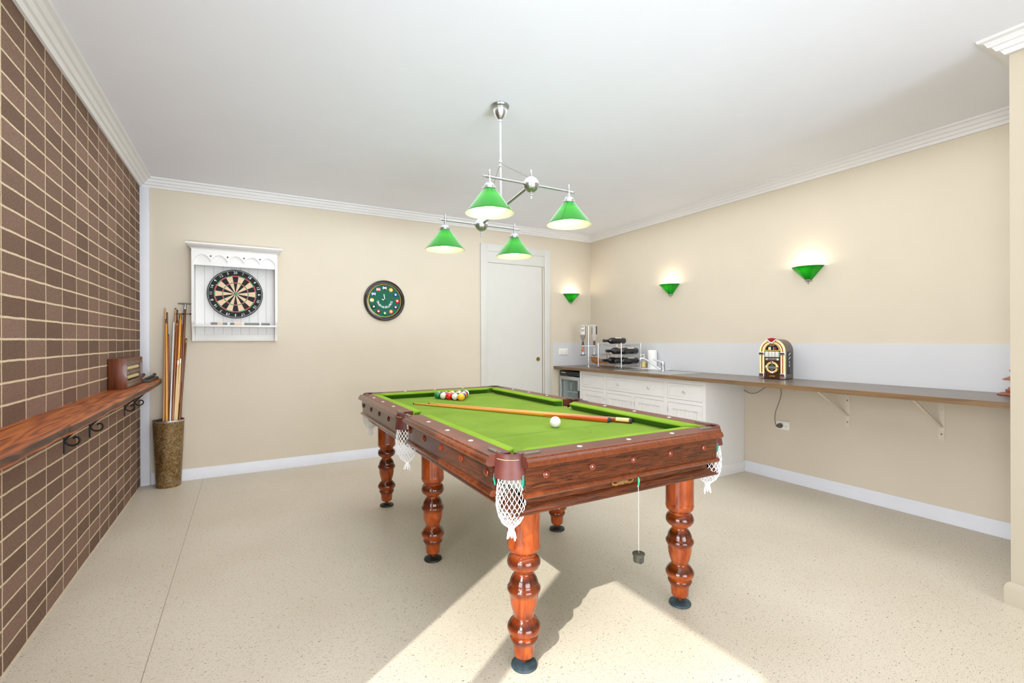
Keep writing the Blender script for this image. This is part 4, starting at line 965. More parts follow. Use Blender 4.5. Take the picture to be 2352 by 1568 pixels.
# face frame around openings  (y measured from CY0)
D = [(.033, .441), (.485, 1.346), (1.387, 1.789)]      # drawer bays
Z_d0, Z_d1, Z_dr1, Z_dr0 = .680, .832, .645, .13
ff = MB('cab')
for a_, b_ in D:
    ff.box(0, .018, a_, b_, Z_d1, dz1 - .001); ff.box(0, .018, a_, b_, Z_dr1, Z_d0); ff.box(0, .018, a_, b_, .09, Z_dr0)
ys = [0, .042, .432, .447, 1.322, 1.362, Lc - .045, Lc]
for a_, b_ in ((0, .033), (.441, .485), (1.346, 1.387), (1.789, Lc)): ff.box(0, .018, a_, b_, .09, dz1 - .001)
ff.box(0, .018, .894, .939, Z_dr0, Z_dr1); ff.build('face_frame', t)
q = MB('jgroove'); q.box(.0185, .022, .03, Lc - .03, .1, dz1 - .01); q.build('recess', t)
def knob(y, z, par):
    k = MB('chrome', True); k.lathe([(.0001, -.024), (.008, -.023), (.0125, -.018), (.0125, -.013), (.006, -.009), (.0055, 0), (.010, .001)], 16, (.002, y, z), 'x', False); return k.build('knob', par, 'round chrome knob')
def drawer(y0, y1, knobs):
    q = MB('cab'); g_ = .0025
    q.box(.003, .015, y0 + g_, y1 - g_, Z_d0 + g_, Z_d1 - g_)
    # raised bevelled field
    a_, b_, c_, d_ = y0 + .012, y1 - .012, Z_d0 + .012, Z_d1 - .012; i_ = .022
    q.loft([[(.003, a_, c_), (.003, b_, c_), (.003, b_, d_), (.003, a_, d_)], [(.0075, a_ + .004, c_ + .004), (.0075, b_ - .004, c_ + .004), (.0075, b_ - .004, d_ - .004), (.0075, a_ + .004, d_ - .004)], [(-.001, a_ + i_, c_ + i_), (-.001, b_ - i_, c_ + i_), (-.001, b_ - i_, d_ - i_), (-.001, a_ + i_, d_ - i_)]], True, False)
    q.poly([(-.001, a_ + i_, c_ + i_), (-.001, b_ - i_, c_ + i_), (-.001, b_ - i_, d_ - i_), (-.001, a_ + i_, d_ - i_)])
    o_ = q.build('drawer', t)
    for k in knobs: knob(k, .757, o_)
drawer(*D[0], [.235]); drawer(*D[1], [.685, 1.136]); drawer(*D[2], [1.588])
def cdoor(y0, y1, hinge):
    q = MB('cab'); g_ = .0025; y0 += g_; y1 -= g_; z0, z1 = Z_dr0 + g_, Z_dr1 - g_; st = .055
    q.box(.002, .016, y0, y0 + st, z0, z1); q.box(.002, .016, y1 - st, y1, z0, z1); q.box(.002, .016, y0 + st, y1 - st, z1 - st, z1); q.box(.002, .016, y0 + st, y1 - st, z0, z0 + st)
    nb = 6; wd_ = (y1 - y0 - 2 * st) / nb
    q.box(.012, .015, y0 + st, y1 - st, z0 + st, z1 - st)
    for i in range(nb): q.box(.010, .013, y0 + st + wd_ * i + .0015, y0 + st + wd_ * (i + 1) - .0015, z0 + st, z1 - st)
    o_ = q.build('door', t)
    for z in (z1 - .07, z0 + .07):
        q = MB('steel', True); yy = y0 - .001 if hinge < 0 else y1 + .001; q.tube([(.001, yy, z - .022), (.001, yy, z + .022)], .0035, 8); q.build('hinge', o_)
cdoor(*D[0], 1); cdoor(.485, .894, 1); cdoor(.939, 1.346, -1); cdoor(*D[2], -1)
q = MB('cab'); q.prism([(-.022, .0), (-.022, .075), (-.012, .088), (-.004, .092), (.004, .092), (.004, 0)], 'y', -.016, Lc)
q.prism([(-.018, 0), (-.018, .075), (-.010, .088), (-.002, .092), (.004, .092), (.004, 0)], 'x', -.020, XR - CX - .004); q.build('plinth', t)
# fridge
FX = 3.605; FY0, FY1 = 4.695, 5.128; FZ = .845
t = thing('bar_fridge', 'small glass-fronted bar fridge under the worktop beside the cabinet', 'fridge', (FX, FY0, 0))
Lf = FY1 - FY0
q = MB('fridge'); q.box(.045, .50, 0, .02, .02, FZ); q.box(.045, .50, Lf - .02, Lf, .02, FZ); q.box(.045, .50, .02, Lf - .02, FZ - .03, FZ); q.box(.045, .50, .02, Lf - .02, .02, .06); q.mat('fridgein').box(.47, .50, .02, Lf - .02, .06, FZ - .03); q.mat('fridgein').box(.05, .47, .02, .024, .06, FZ - .03); q.box(.05, .47, Lf - .024, Lf - .02, .06, FZ - .03); q.build('case', t)
q = MB('fblack'); q.box(.012, .05, 0, Lf, .795, FZ + .005, .004); tp = q.build('top_trim', t)
MB('steel').box(.009, .013, Lf - .13, Lf - .03, .822, .836).build('badge', tp, 'small silver badge')
z0, z1 = .05, .785
q = MB('steel'); q.box(0, .04, 0, .038, z0, z1, .004); q.box(0, .04, Lf - .038, Lf, z0, z1, .004); q.box(0, .04, .038, Lf - .038, z1 - .045, z1, .003); q.box(0, .04, .038, Lf - .038, z0, z0 + .05, .003); dr = q.build('door', t)
MB('pane').box(.018, .022, .038, Lf - .038, z0 + .05, z1 - .045).build('glass', dr)
q = MB('fblack'); q.box(-.014, 0, .004, .016, .40, .62, .003); q.build('handle', dr)
for z in (.28, .575): MB('fridgein').box(.07, .46, .026, Lf - .026, z, z + .012, .002).build('shelf', t)
for k, (y, m_, r, h_, lb) in enumerate(((.27, 'can', .030, .13, 'dark can with white print, tallest on the upper shelf of the bar fridge'), (.205, 'can', .030, .125, 'dark can standing beside the tallest one on the bar fridge\'s upper shelf'), (.14, 'jgreen', .028, .105, 'dark green can on the upper shelf of the bar fridge'))):
    q = MB(m_, True); q.lathe([(.0001, 0), (r * .85, 0), (r, .006), (r, h_ - .01), (r * .8, h_), (.0001, h_)], 18)
    o = thing('drink_can', lb, 'can', (FX + .10 + .04 * k, FY0 + y, .587), 0, 'cans in the bar fridge'); q.build('body', o)
    q = MB('lettering')
    if k == 0:
        for i in range(5): q.box(-r - .0012, -r + .002, -.012, -.002, .02 + i * .018, .032 + i * .018)
        for i in range(3): q.box(-r - .0006, -r + .002, .006, .014, .05 + i * .018, .060 + i * .018)
        q.build('white_print', o)
    else: q.bm.free()
o = MB('canred', True).ball((0, 0, .032), .032, 18, 12).build('orange_fruit', loc=(FX + .15, FY0 + .075, .587)); tag(o, 'red-orange round fruit on the upper shelf of the bar fridge', 'fruit')
def wine_bottle(name, lab, loc, ax, group=None, long=.30, r=.038, labm='label', cat='bottle', lab_ang=PI):
    """bottle lying; ax = direction of the neck"""
    o = bpy.data.objects.new(name, None); COL.objects.link(o); tag(o, lab, cat, group)
    o.matrix_world = along(Vector(loc), Vector(loc) + Vector(ax))
    q = MB('wine', True); q.lathe([(.0001, .004), (r * .9, 0), (r, .006), (r, long * .62), (r * .93, long * .67), (r * .6, long * .74), (r * .40, long * .79), (r * .36, long * .93), (r * .42, long * .935), (r * .42, long * .97), (r * .36, long), (.0001, long)], 26); q.build('glass', o)
    q = MB('wine', True); q.lathe([(r * .40, long * .84), (r * .445, long * .845), (r * .445, long * 1.003), (.0001, long * 1.004)], 20, cap=False); q.build('capsule', o)
    inv = o.matrix_world.inverted().to_3x3() @ Vector((0, 0, 1)); a0 = math.atan2(inv.y, inv.x)
    q = MB(labm, True); q.lathe([(r + .0006, long * .18), (r + .0006, long * .48)], 14, cap=False, a0=a0 - .75, a1=a0 + .95); q.build('label', o, 'cream paper label')
    return o
wine_bottle('wine_bottle', 'dark bottle lying on the lower shelf inside the bar fridge', (FX + .24, FY0 + .12, .292 + .036), (-.35, .94, 0), r=.036)

# sockets
def outlet(loc, rz, lab, w_=.145, h_=.082, group=None):
    t = thing('power_outlet', lab, 'power outlet', loc, rz)
    MB('outlet').box(-w_ / 2, w_ / 2, -.011, 0, -h_ / 2, h_ / 2, .003).build('plate', t)
    for sg in (-1, 1):
        MB('outlet').box(sg * .052 - .007, sg * .052 + .007, -.015, -.010, h_ / 2 - .032, h_ / 2 - .014, .001).build('switch', t)
        q = MB('gap')
        for k, (dx, dz, r_) in enumerate(((-.008, .004, .5), (.008, .004, -.5), (0, -.011, 0))):
            q.T = Matrix.Translation((sg * .030 + dx, -.0114, dz - .006)) @ Matrix.Rotation(r_, 4, 'Y'); q.box(-.0012, .0012, 0, .001, -.0045, .0045)
        q.build('pin_slots', t)
    return t
outlet((3.685, YB - .006, 1.098), 0, 'double power outlet on the splash panel above the bar fridge')
p2 = at_x(1800, 976.5, XR)
t = outlet((XR, p2.y, p2.z), -PI / 2, 'double power outlet low on the wall under the worktop with a plug in it', .115, .072)
# plug and cords
pl = at_x(1791.5, 977, XR - .02)
t = thing('appliance_cord', 'grey cord with a round dark plug running from the outlet up under the worktop', 'power cord', (XR - .011, pl.y, pl.z), 0)
q = MB('plug', True); q.lathe([(.021, 0), (.022, -.012), (.018, -.030), (.010, -.034), (.0001, -.034)], 20, (0, 0, 0), 'x'); q.tube([(-.022, .012, -.004), (-.022, .026, -.006)], .006, 8); q.build('plug', t)
pts = [at_x(u, v, XR - .008) - t.location for u, v in ((1785, 979), (1781, 972), (1779.5, 962), (1781, 946), (1786, 932), (1792, 915), (1794.5, 902), (1793, 893), (1791, 888))]
MB('cord', True).tube(smooth([(-.022, .024, -.006)] + pts[1:], 5), .0032, 7).build('lead', t)
pts = [at_x(u, v, XR - .006) for u, v in ((1700, 887), (1706, 893), (1717, 900.5), (1729, 903.5), (1741, 900.5), (1751, 894), (1760, 888))]
o = MB('cord', True).tube(smooth([p - pts[0] for p in pts], 5), .0030, 7).build('loose_cord', loc=pts[0]); tag(o, 'grey cord sagging in a loop from the cabinet\'s side under the worktop', 'cord')
# brackets under the bench
def bench_bracket(y, zb, lab, fx_):
    t = thing('bench_bracket', lab, 'bracket', (XR, y, zb), 0, 'white brackets under the bar worktop')
    top = WT - WTH - zb
    q = MB('bracket'); q.box(-.004, 0, -.018, .018, 0, top, .001); up = q.build('wall_plate', t)
    q = MB('bracket'); q.box(fx_, -.004, -.018, .018, top - .004, top - .0002); q.build('arm_plate', t)
    q = MB('bracket'); a_, b_ = Vector((-.004, 0, top * .28)), Vector((fx_ + .05, 0, top - .004)); d_ = (b_ - a_).normalized(); n_ = Vector((-d_.z, 0, d_.x))
    q.loft([[a_ + Vector((0, s_, 0)) + n_ * k for s_, k in ((-.009, -.003), (.009, -.003), (.009, .003), (-.009, .003))], [b_ + Vector((0, s_, 0)) + n_ * k for s_, k in ((-.009, -.003), (.009, -.003), (.009, .003), (-.009, .003))]]); q.build('strut', t)
    for z, m_ in ((top * .13, 'gap'), (top * .66, 'gap' if y > 1.6 else 'sight')):
        MB(m_, True).lathe([(.0001, -.0058), (.004, -.0056), (.0048, -.004)], 12, (0, 0, z), 'x', False).build('screw', up)
bench_bracket(1.955, .552, 'white angle bracket under the worktop, nearer to the jukebox', -.50)
bench_bracket(1.375, .556, 'white angle bracket under the worktop, nearer to the pagoda ornament', -.50)

# ------------------------------------------------------------------ sink and tap
sy0, sy1, sx0, sx1 = 3.24, 4.06, 3.60, 4.03
t = thing('kitchen_sink', 'stainless steel sink with drainer set into the worktop', 'sink', ((sx0 + sx1) / 2, (sy0 + sy1) / 2, WT))
hx, hy = (sx1 - sx0) / 2, (sy1 - sy0) / 2
q = MB('steel', True)
rim = lambda e, z: [(-hx + e, -hy + e, z), (hx - e, -hy + e, z), (hx - e, hy - e, z), (-hx + e, hy - e, z)]
q.sm = False
q.loft([rim(0, .0006), rim(.003, .005), rim(.014, .005), rim(.018, .0025)], True, False)
by_ = .06
R0 = rim(.018, .0025); bl0 = [(-hx + .045, by_, .0025), (hx - .045, by_, .0025), (hx - .045, hy - .05, .0025), (-hx + .045, hy - .05, .0025)]
q.poly([R0[0], R0[1], (hx - .018, by_, .0025), (-hx + .018, by_, .0025)])
q.poly([(-hx + .018, by_, .0025), bl0[0], bl0[3], R0[3]]); q.poly([bl0[1], (hx - .018, by_, .0025), R0[2], bl0[2]]); q.poly([bl0[3], bl0[2], R0[2], R0[3]])
q.build('rim', t)
q = MB('steel'); bl1 = [(x * .9, by_ + .02 + (y - by_) * .9, -.028) for x, y, z in bl0]; q.loft([bl0, bl1], True, False); q.poly(bl1); bw = q.build('bowl', t)
MB('chrome', True).lathe([(.0001, -.024), (.02, -.024), (.032, -.026), (.034, -.0275)], 20, (0, (by_ + hy) / 2 - .02, 0), cap=False).build('waste', bw)
for i in range(5): MB('steel', True).tube([(-hx + .06 + i * .07, -hy + .04, .003), (-hx + .06 + i * .07, by_ - .04, .003)], .003, 6).build('drainer_rib', t)
tp = Vector((3.85, 3.575, WT))
t = thing('mixer_tap', 'chrome mixer tap with a long angled spout standing on the sink', 'tap', tp)
q = MB('chrome', True); q.lathe([(.030, .004), (.030, .010), (.024, .014), (.024, .070), (.025, .074), (.025, .102), (.020, .110), (.0001, .112)], 24); q.build('body', t)
q = MB('chrome', True); q.tube(smooth([(-.012, .012, .022), (-.068, .072, .078), (-.112, .117, .122), (-.136, .140, .139), (-.154, .158, .141), (-.162, .166, .131)], 3), [.0105] * 14 + [.011, .012], 12); q.build('spout', t)
q = MB('chrome', True); q.tube([(0, 0, .100), (-.030, .045, .118), (-.055, .085, .132)], [.010, .008, .005], 10); q.build('lever', t)
o = MB('board').box(0, .115, 0, .52, 0, .012, .004).build('chopping_board', loc=(XR - .125, 3.72, WT)); tag(o, 'long white board lying on the worktop behind the sink', 'chopping board')
# soap
t = thing('soap_dispenser', 'pump bottle of yellow soap on the white board behind the sink', 'soap bottle', (XR - .070, 4.075, WT + .012))
q = MB('soap', True); q.lathe([(.0001, 0), (.030, 0), (.032, .004), (.030, .055)], 24, cap=False); q.build('liquid', t)
q = MB('glass', True); q.lathe([(.0325, .002), (.0325, .06), (.029, .085), (.020, .105), (.013, .112), (.013, .122)], 24, cap=False); q.build('bottle', t)
q = MB('soaplab', True); q.lathe([(.0330, .012), (.0330, .07)], 12, cap=False, a0=PI * .75, a1=PI * 1.35); q.build('label', t, 'yellow paper label')
q = MB('outlet', True); q.lathe([(.014, .118), (.014, .132), (.005, .134), (.005, .152), (.010, .153), (.010, .160), (.0001, .161)], 16); q.tube([(0, 0, .156), (-.03, .01, .154), (-.036, .012, .148)], .005, 8); q.build('pump', t, 'white pump head')
t = thing('paper_towel', 'white roll of paper towel standing behind the tap', 'paper towel', (XR - .068, 3.95, WT + .012))
MB('towel', True).lathe([(.018, 0), (.050, 0), (.052, .004), (.052, .206), (.050, .210), (.018, .210)], 30, cap=False).build('roll', t)
MB('cedge', True).lathe([(.0185, .002), (.0185, .208), (.016, .208), (.016, .002)], 18, cap=False).build('core', t)

# ------------------------------------------------------------------ wine rack and bottles
rx, ry0, ry1, rd, rh = 3.735, 4.085, 4.490, .300, .300
t = thing('wine_rack', 'three-tier chrome wire rack on the worktop holding dark wine bottles', 'wine rack', (rx, ry0, WT))
Lr = ry1 - ry0
for x in (0, rd):
    for y in (0, Lr):
        q = MB('chrome', True); q.lathe([(.0075, 0), (.0075, .004), (.0055, .006), (.0055, rh), (.0065, rh + .001), (.0065, rh + .005), (.0001, rh + .008)], 14, (x, y, 0))
        for z in (.045, .160, .280): q.lathe([(.0055, -.012), (.0085, -.010), (.0085, .010), (.0055, .012)], 14, (x, y, z), cap=False)
        po = q.build('post', t); MB('black', True).lathe([(.0085, 0), (.0085, .010), (.006, .012)], 12, (x, y, 0)).build('foot', po)
TIERS = (.045, .160, .280)
for z in TIERS:
    q = MB('chrome', True)
    for x in (0, rd):
        q.tube([(x, 0, z + .009), (x, Lr, z + .009)], .002, 6); q.tube([(x, 0, z - .009), (x, Lr, z - .009)], .002, 6)
        q.tube([(x, Lr * i / 16, z + (.008 if i % 2 else -.008)) for i in range(17)], .0016, 5)
    for y in (0, Lr):
        q.tube([(0, y, z + .009), (rd, y, z + .009)], .002, 6); q.tube([(0, y, z - .009), (rd, y, z - .009)], .002, 6)
        q.tube([(rd * i / 12, y, z + (.008 if i % 2 else -.008)) for i in range(13)], .0016, 5)
    for i in range(1, 12): q.tube([(0, Lr * i / 12, z + .010), (rd, Lr * i / 12, z + .010)], .0015, 5)
    q.build('wire_shelf', t)
wl = [('dark wine bottle lying alone on the top tier of the wire rack', 4.365, 2), ('wine bottle with an orange-printed label on the middle tier of the rack', 4.315, 1), ('dark wine bottle at the sink end of the rack\'s middle tier', 4.155, 1),
      ('dark wine bottle on the bottom tier of the rack, nearer the basket', 4.375, 0), ('dark wine bottle at the sink end of the rack\'s bottom tier', 4.150, 0)]
for lb, y, ti in wl:
    wine_bottle('wine_bottle', lb, (rx + .305, y, WT + TIERS[ti] + .0125 + .0385), (-1, .06, 0), 'wine bottles in the wire rack', .315, .038, 'orangelab' if 'orange' in lb else 'label')

# ------------------------------------------------------------------ wicker basket
t = thing('wicker_basket', 'woven cane wine cradle basket with a hoop handle behind the wire rack', 'basket', (3.97, 4.66, WT), 0)
t.rotation_euler = (0, 0, math.radians(118))
q = MB('wicker', True)
def sect(x):
    # boat shaped trough, long axis local x
    w_ = .045 + .012 * math.cos(x * 6); zb = .004 + max(0, x - .02) ** 1.3 * .75; zt = .075 + max(0, x) * .28
    return [(x, w_ * s_, zb + (zt - zb) * (abs(s_) ** 2.2)) for s_ in (-1, -.8, -.5, -.2, .2, .5, .8, 1)]
secs = [sect(-.14 + .30 * i / 14) for i in range(15)]
for sct in secs: q.tube(sct, .0032, 6)
nP = len(secs[0])
for j in range(nP): q.tube([s_[j] for s_ in secs], .0030, 6)
for a_ in (.33, .66):
    for j in range(nP - 1): q.tube([tuple(s_[j][k] * (1 - a_) + s_[j + 1][k] * a_ for k in range(3)) for s_ in secs], .0026, 5)
q.tube([s_[0] for s_ in secs] + [s_[-1] for s_ in secs][::-1], .0055, 7, closed=True); q.build('woven_body', t)
q = MB('wicker', True); q.tube([(-.06, -.052, .075), (-.062, -.052, .13), (-.05, -.040, .178), (-.045, 0, .198), (-.05, .040, .178), (-.062, .052, .13), (-.06, .052, .075)], .006, 8); q.build('hoop_handle', t)
q = MB('wicker', True); q.tube([(.158, 0, .105), (.178, 0, .085), (.180, 0, .05), (.165, 0, .025), (.150, 0, .045), (.155, 0, .09)], .0035, 7); q.build('end_loop', t)

# ------------------------------------------------------------------ spirit dispenser with two optics
dp = Vector((3.835, 4.800, WT))
t = thing('bottle_stand', 'chrome stand with two spirit measures holding upturned bottles in the bench corner', 'bottle stand', dp)
q = MB('chrome', True); q.lathe([(.034, 0), (.034, .004), (.012, .010), (.0085, .014), (.0085, .530), (.012, .534), (.0001, .545)], 20); q.build('pole', t)
ax = Vector((_c, -_s, 0))                        # arms spread square to the room view of the stand
for sg in (-1, 1):
    e = ax * (.073 * sg)
    q = MB('chrome', True); q.tube([(0, 0, .262), e * .6 + Vector((0, 0, .262)), e + Vector((0, 0, .262))], .006, 8); q.lathe([(.018, -.010), (.020, -.006), (.020, .006), (.018, .010)], 16, e + Vector((0, 0, .262)), cap=True); q.build('arm', t)
    q = MB('amber' if sg < 0 else 'glass', True); q.lathe([(.0001, -.058), (.016, -.058), (.017, -.050), (.018, -.010), (.012, 0)], 18, e + Vector((0, 0, .250)), cap=False); q.build('measure', t)
    q = MB('chrome', True); q.lathe([(.008, -.10), (.008, -.060), (.014, -.056)], 14, e + Vector((0, 0, .250))); q.build('spout', t)
    q = MB('black', True); f_ = Vector((-_s, -_c, 0)); q.tube([e + f_ * -.005 - ax * .030 + Vector((0, 0, .150)), e + f_ * .02 + Vector((0, 0, .147)), e + ax * .032 + Vector((0, 0, .152))], .005, 7); q.build('lever', t)
q = MB('chrome', True); q.tube([-ax * .073 + Vector((0, 0, .528)), ax * .073 + Vector((0, 0, .528))], .0045, 8); q.build('top_bar', t)
def spirit(sg, lab, full):
    e = dp + ax * (.073 * sg)
    o = thing('spirit_bottle', lab, 'bottle', (e.x, e.y, WT + .262), 0, 'upturned bottles on the stand')
    prof = [(.011, .0), (.0125, .012), (.0125, .055), (.016, .075), (.029, .105), (.035, .135), (.0355, .26), (.034, .272), (.026, .275), (.0001, .268)]
    MB('glass', True).lathe(prof, 26, cap=False).build('glass', o)
    MB('darklab' if sg < 0 else 'walnut', True).lathe([(.0138, .004), (.0138, .050 + .02 * (sg > 0)), (.0125, .055)], 18, cap=False).build('neck_sleeve', o)
    if full: MB('brownliq', True).lathe([(.0105, .05), (.0145, .075), (.0275, .105), (.0335, .132), (.034, .145), (.0001, .145)], 22, cap=False).build('liquid', o)
    fa = math.atan2(-_c, -_s)
    if sg < 0:
        q = MB('label', True); q.lathe([(.0362, .150), (.0362, .255)], 14, cap=False, a0=fa - .95, a1=fa + .75); lo = q.build('label', o, 'cream label with dark print')
        q = MB('darklab', True)
        for z0, a0, a1 in ((.243, -.9, .2), (.208, -.7, -.3), (.208, -.1, .4), (.195, -.75, .3), (.18, -.4, -.2)): q.lathe([(.0366, z0), (.0366, z0 + .007)], 6, cap=False, a0=fa + a0, a1=fa + a1)
        q.build('print', lo)
        q = MB('darklab', True); q.lathe([(.0362, .15), (.0362, .258)], 5, cap=False, a0=fa + .80, a1=fa + 1.15); q.build('back_label', o)
    else:
        q = MB('darklab', True); q.lathe([(.0362, .15), (.0362, .255)], 8, cap=False, a0=fa + .45, a1=fa + 1.3); q.lathe([(.0362, .15), (.0362, .24)], 5, cap=False, a0=fa - 1.25, a1=fa - .95); q.build('label', o, 'dark label')
spirit(-1, 'upturned clear bottle with cream label and brown spirit, over the amber measure', True)
spirit(1, 'upturned empty clear bottle with a dark label on the bottle stand', False)

# ------------------------------------------------------------------ jukebox
fl, fr = at_z(1740, 869.5, WT), at_z(1804, 872, WT)
dirv = Vector((.20, -.98, 0)).normalized(); rzj = math.atan2(dirv.y, dirv.x)
Wj = .208; mid = fr - dirv * (Wj / 2); mid.z = WT; Dj, Hj = .222, .345
t = thing('tabletop_jukebox', 'arched retro tabletop jukebox radio with cream tubes standing on the worktop', 'jukebox', (mid.x, mid.y, WT), rzj)
hwj = Wj / 2
def arch(hw_, ht, n=20, z0=0):
    return [(-hw_, z0)] + [(-hw_ * math.cos(PI * i / n), ht - hw_ + hw_ * math.sin(PI * i / n)) for i in range(n + 1)] + [(hw_, z0)]
# local: x across the front (left to right), +y into the case, front at y=0
q = MB('jwood', True); q.prism(arch(hwj - .003, Hj - .003, z0=.004), 'y', .012, Dj); q.build('case', t, angle=30)
q = MB('jbrown', True); q.prism(arch(hwj - .004, Hj - .004, z0=.004), 'y', .004, .013); q.build('fascia', t, angle=30)
tw = .040
def band(q, r_out, r_in, y0, y1, n=22, zc_=Hj - hwj, z0=.05):
    """arched tube from the feet over the top"""
    rc, rr = (r_out + r_in) / 2, (r_out - r_in) / 2
    pts = [(-rc, y0, z0), (-rc, y0, zc_ * .6)] + [(-rc * math.cos(PI * i / n), y0, zc_ + rc * math.sin(PI * i / n)) for i in range(n + 1)] + [(rc, y0, zc_ * .6), (rc, y0, z0)]
    q.tube(pts, rr, 10)
q = MB('jcream', True); band(q, hwj, hwj - tw / 2, .006, 0); band(q, hwj - tw / 2 - .001, hwj - tw, .006, 0); q.build('tube_arch', t, 'cream glowing tubes')
q = MB('jred', True); band(q, hwj - tw / 2 + .0028, hwj - tw / 2 - .0032, -.0045, 0); q.build('red_strip', t, 'red centre strip')
for sg in (-1, 1):
    xc = sg * (hwj - tw / 2)
    q = MB('chrome'); q.box(xc - tw / 2 - .001, xc + tw / 2 + .001, -.010, .016, .004, .052, .004); q.mat('jblack').box(xc - tw / 2, xc + tw / 2, -.0108, .0, .034, .039); q.mat('jred').box(xc - tw / 2, xc + tw / 2, -.0108, 0, .022, .026); q.build('chrome_foot', t)
    q = MB('chrome'); q.box(xc - tw / 2 - .002, xc + tw / 2 + .002, -.011, .016, Hj - hwj - .035, Hj - hwj - .008, .004)
    q.mat('jblack').box(xc - tw / 2, xc + tw / 2, -.0118, .0, Hj - hwj - .024, Hj - hwj - .019); q.build('chrome_band', t)
# crown ornament
q = MB('jred', True); q.prism([(-.035, Hj + .002), (-.015, Hj - .022), (0, Hj - .030), (.015, Hj - .022), (.035, Hj + .002), (0, Hj + .008)], 'y', -.012, .004); cr = q.build('crown_badge', t, 'red crown badge')
q = MB('chrome', True)
for sg in (-1, 1): q.tube([(0, -.013, Hj - .036), (sg * .016, -.013, Hj - .026), (sg * .034, -.012, Hj - .008), (sg * .050, -.011, Hj - .012)], [.007, .006, .006, .003], 8)
q.ball((0, -.012, Hj - .038), .011, 12, 8, (1.2, .7, .8)); q.build('crown_scroll', cr)
# title window
ri = hwj - tw - .003; zc_ = Hj - hwj
q = MB('jyellow'); ar = [(-ri * math.cos(PI * i / 16), zc_ + .002 + ri * math.sin(PI * i / 16)) for i in range(17)]; q.prism(ar, 'y', -.001, .004); q.build('window_surround', t)
q = MB('jblack'); r2 = ri - .007; ar = [(-r2 * math.cos(PI * i / 16), zc_ + .008 + (r2 - .002) * math.sin(PI * i / 16)) for i in range(17)]; q.prism(ar, 'y', -.003, .003); win = q.build('display_window', t)
for x0, x1, z0, z1, m_ in ((-.030, -.022, 0, .022, 'jyellow'), (-.020, -.009, 0, .024, 'lettering'), (.010, .016, 0, .024, 'silver'), (.020, .034, .002, .022, 'jred'), (-.030, -.004, .026, .034, 'jgreen'), (-.016, .018, .036, .044, 'jorange')):
    MB(m_).box(x0, x1, -.004, -.002, zc_ + .010 + z0, zc_ + .010 + z1).build('window_print', win)
q = MB('label'); q.box(-ri + .004, ri - .004, -.006, .004, zc_ - .052, zc_ - .004, .002); tl = q.build('title_strips', t)
q = MB('silver'); 
for x in (-ri + .006, -ri * .42, ri * .42, ri - .006): q.box(x - .004, x + .004, -.0075, 0, zc_ - .051, zc_ - .005)
q.mat('gap').box(-.0006, .0006, -.0066, 0, zc_ - .051, zc_ - .005); q.build('title_dividers', tl)
q = MB('silver'); q.box(-ri + .010, ri - .008, -.007, .004, zc_ - .080, zc_ - .062, .002); kb = q.build('button_row', t)
for i in range(7): MB('jblack').box(-.030 + i * .010, -.0245 + i * .010, -.009, -.006, zc_ - .079, zc_ - .063).build('button', kb)
# round speaker
zs = .100; 
q = MB('jyellow', True); q.lathe([(.032, -.004), (.034, -.009), (.040, -.012), (.047, -.010), (.050, -.004), (.050, .004)], 40, (0, 0, zs), 'y', False); ring = q.build('speaker_ring', t, 'amber ring')
q = MB('chrome', True)
for k in range(4):
    a_ = k * PI / 2; q.ball((.046 * math.cos(a_), -.010, zs + .046 * math.sin(a_)), .012, 12, 8, (.8 if k % 2 == 0 else 1.3, .5, 1.3 if k % 2 == 0 else .8))
q.build('ring_clip', ring)
q = MB('jred', True)
for k in (0, 1, 3): a_ = k * PI / 2; q.ball((.052 * math.cos(a_), -.012, zs + .052 * math.sin(a_)), .007, 10, 6)
q.build('red_jewel', ring)
q = MB('jblack', True); q.lathe([(.0001, -.003), (.034, -.003), (.034, .004)], 36, (0, 0, zs), 'y', False); gr = q.build('speaker_grille', t)
q = MB('jgrey'); q.box(-.034, .034, -.006, -.003, zs - .010, zs + .010, .001); q.mat('lettering'); q.tube([(0, -.0045, zs + .026), (.022, -.0045, zs), (0, -.0045, zs - .026), (-.022, -.0045, zs)], .0011, 4, closed=True); q.build('grille_badge', gr)
q = MB('brass'); q.box(-.022, .022, -.006, .004, .018, .032, .001); q.build('name_plate', t)
# side control panel on the right flank
q = MB('jblack'); xs = hwj - .003; q.box(xs - .002, xs + .004, .055, .155, .045, .235, .003); sp_ = q.build('control_panel', t)
q = MB('lettering', True)
for z, y in ((.222, .105), (.215, .085), (.206, .075), (.188, .105), (.182, .085), (.174, .075), (.150, .080), (.140, .092), (.124, .080), (.112, .080)): q.ball((xs + .005, y, z), .0052, 8, 6, (.6, 1, 1))
q.build('dial_marks', sp_)
MB('jgrey').box(xs + .003, xs + .006, .112, .120, .060, .130).build('tuning_slider', sp_)

# ------------------------------------------------------------------ pagoda ornament
t = thing('pagoda_ornament', 'copper-coloured pagoda ornament at the worktop\'s end beside the wall corner', 'ornament', (4.03, .955, WT))
q = MB('copper', True); q.lathe([(.0001, 0), (.110, .001), (.112, .006), (.095, .014), (.070, .018), (.0001, .018)], 28); q.build('base', t)
q = MB('copper'); q.lathe([(.074, .018), (.078, .032), (.066, .036), (.064, .046)], 8); q.lathe([(.052, .044), (.058, .095), (.0001, .095)], 8); q.build('lower_storey', t)
q = MB('copper'); q.lathe([(.092, .092), (.086, .098), (.064, .108), (.044, .122), (.038, .130), (.0001, .130)], 8); q.build('lower_roof', t)
q = MB('copper'); q.lathe([(.040, .126), (.042, .145), (.0001, .145)], 8); q.lathe([(.058, .141), (.060, .150), (.054, .156), (.0001, .225)], 8); q.build('upper_roof', t)

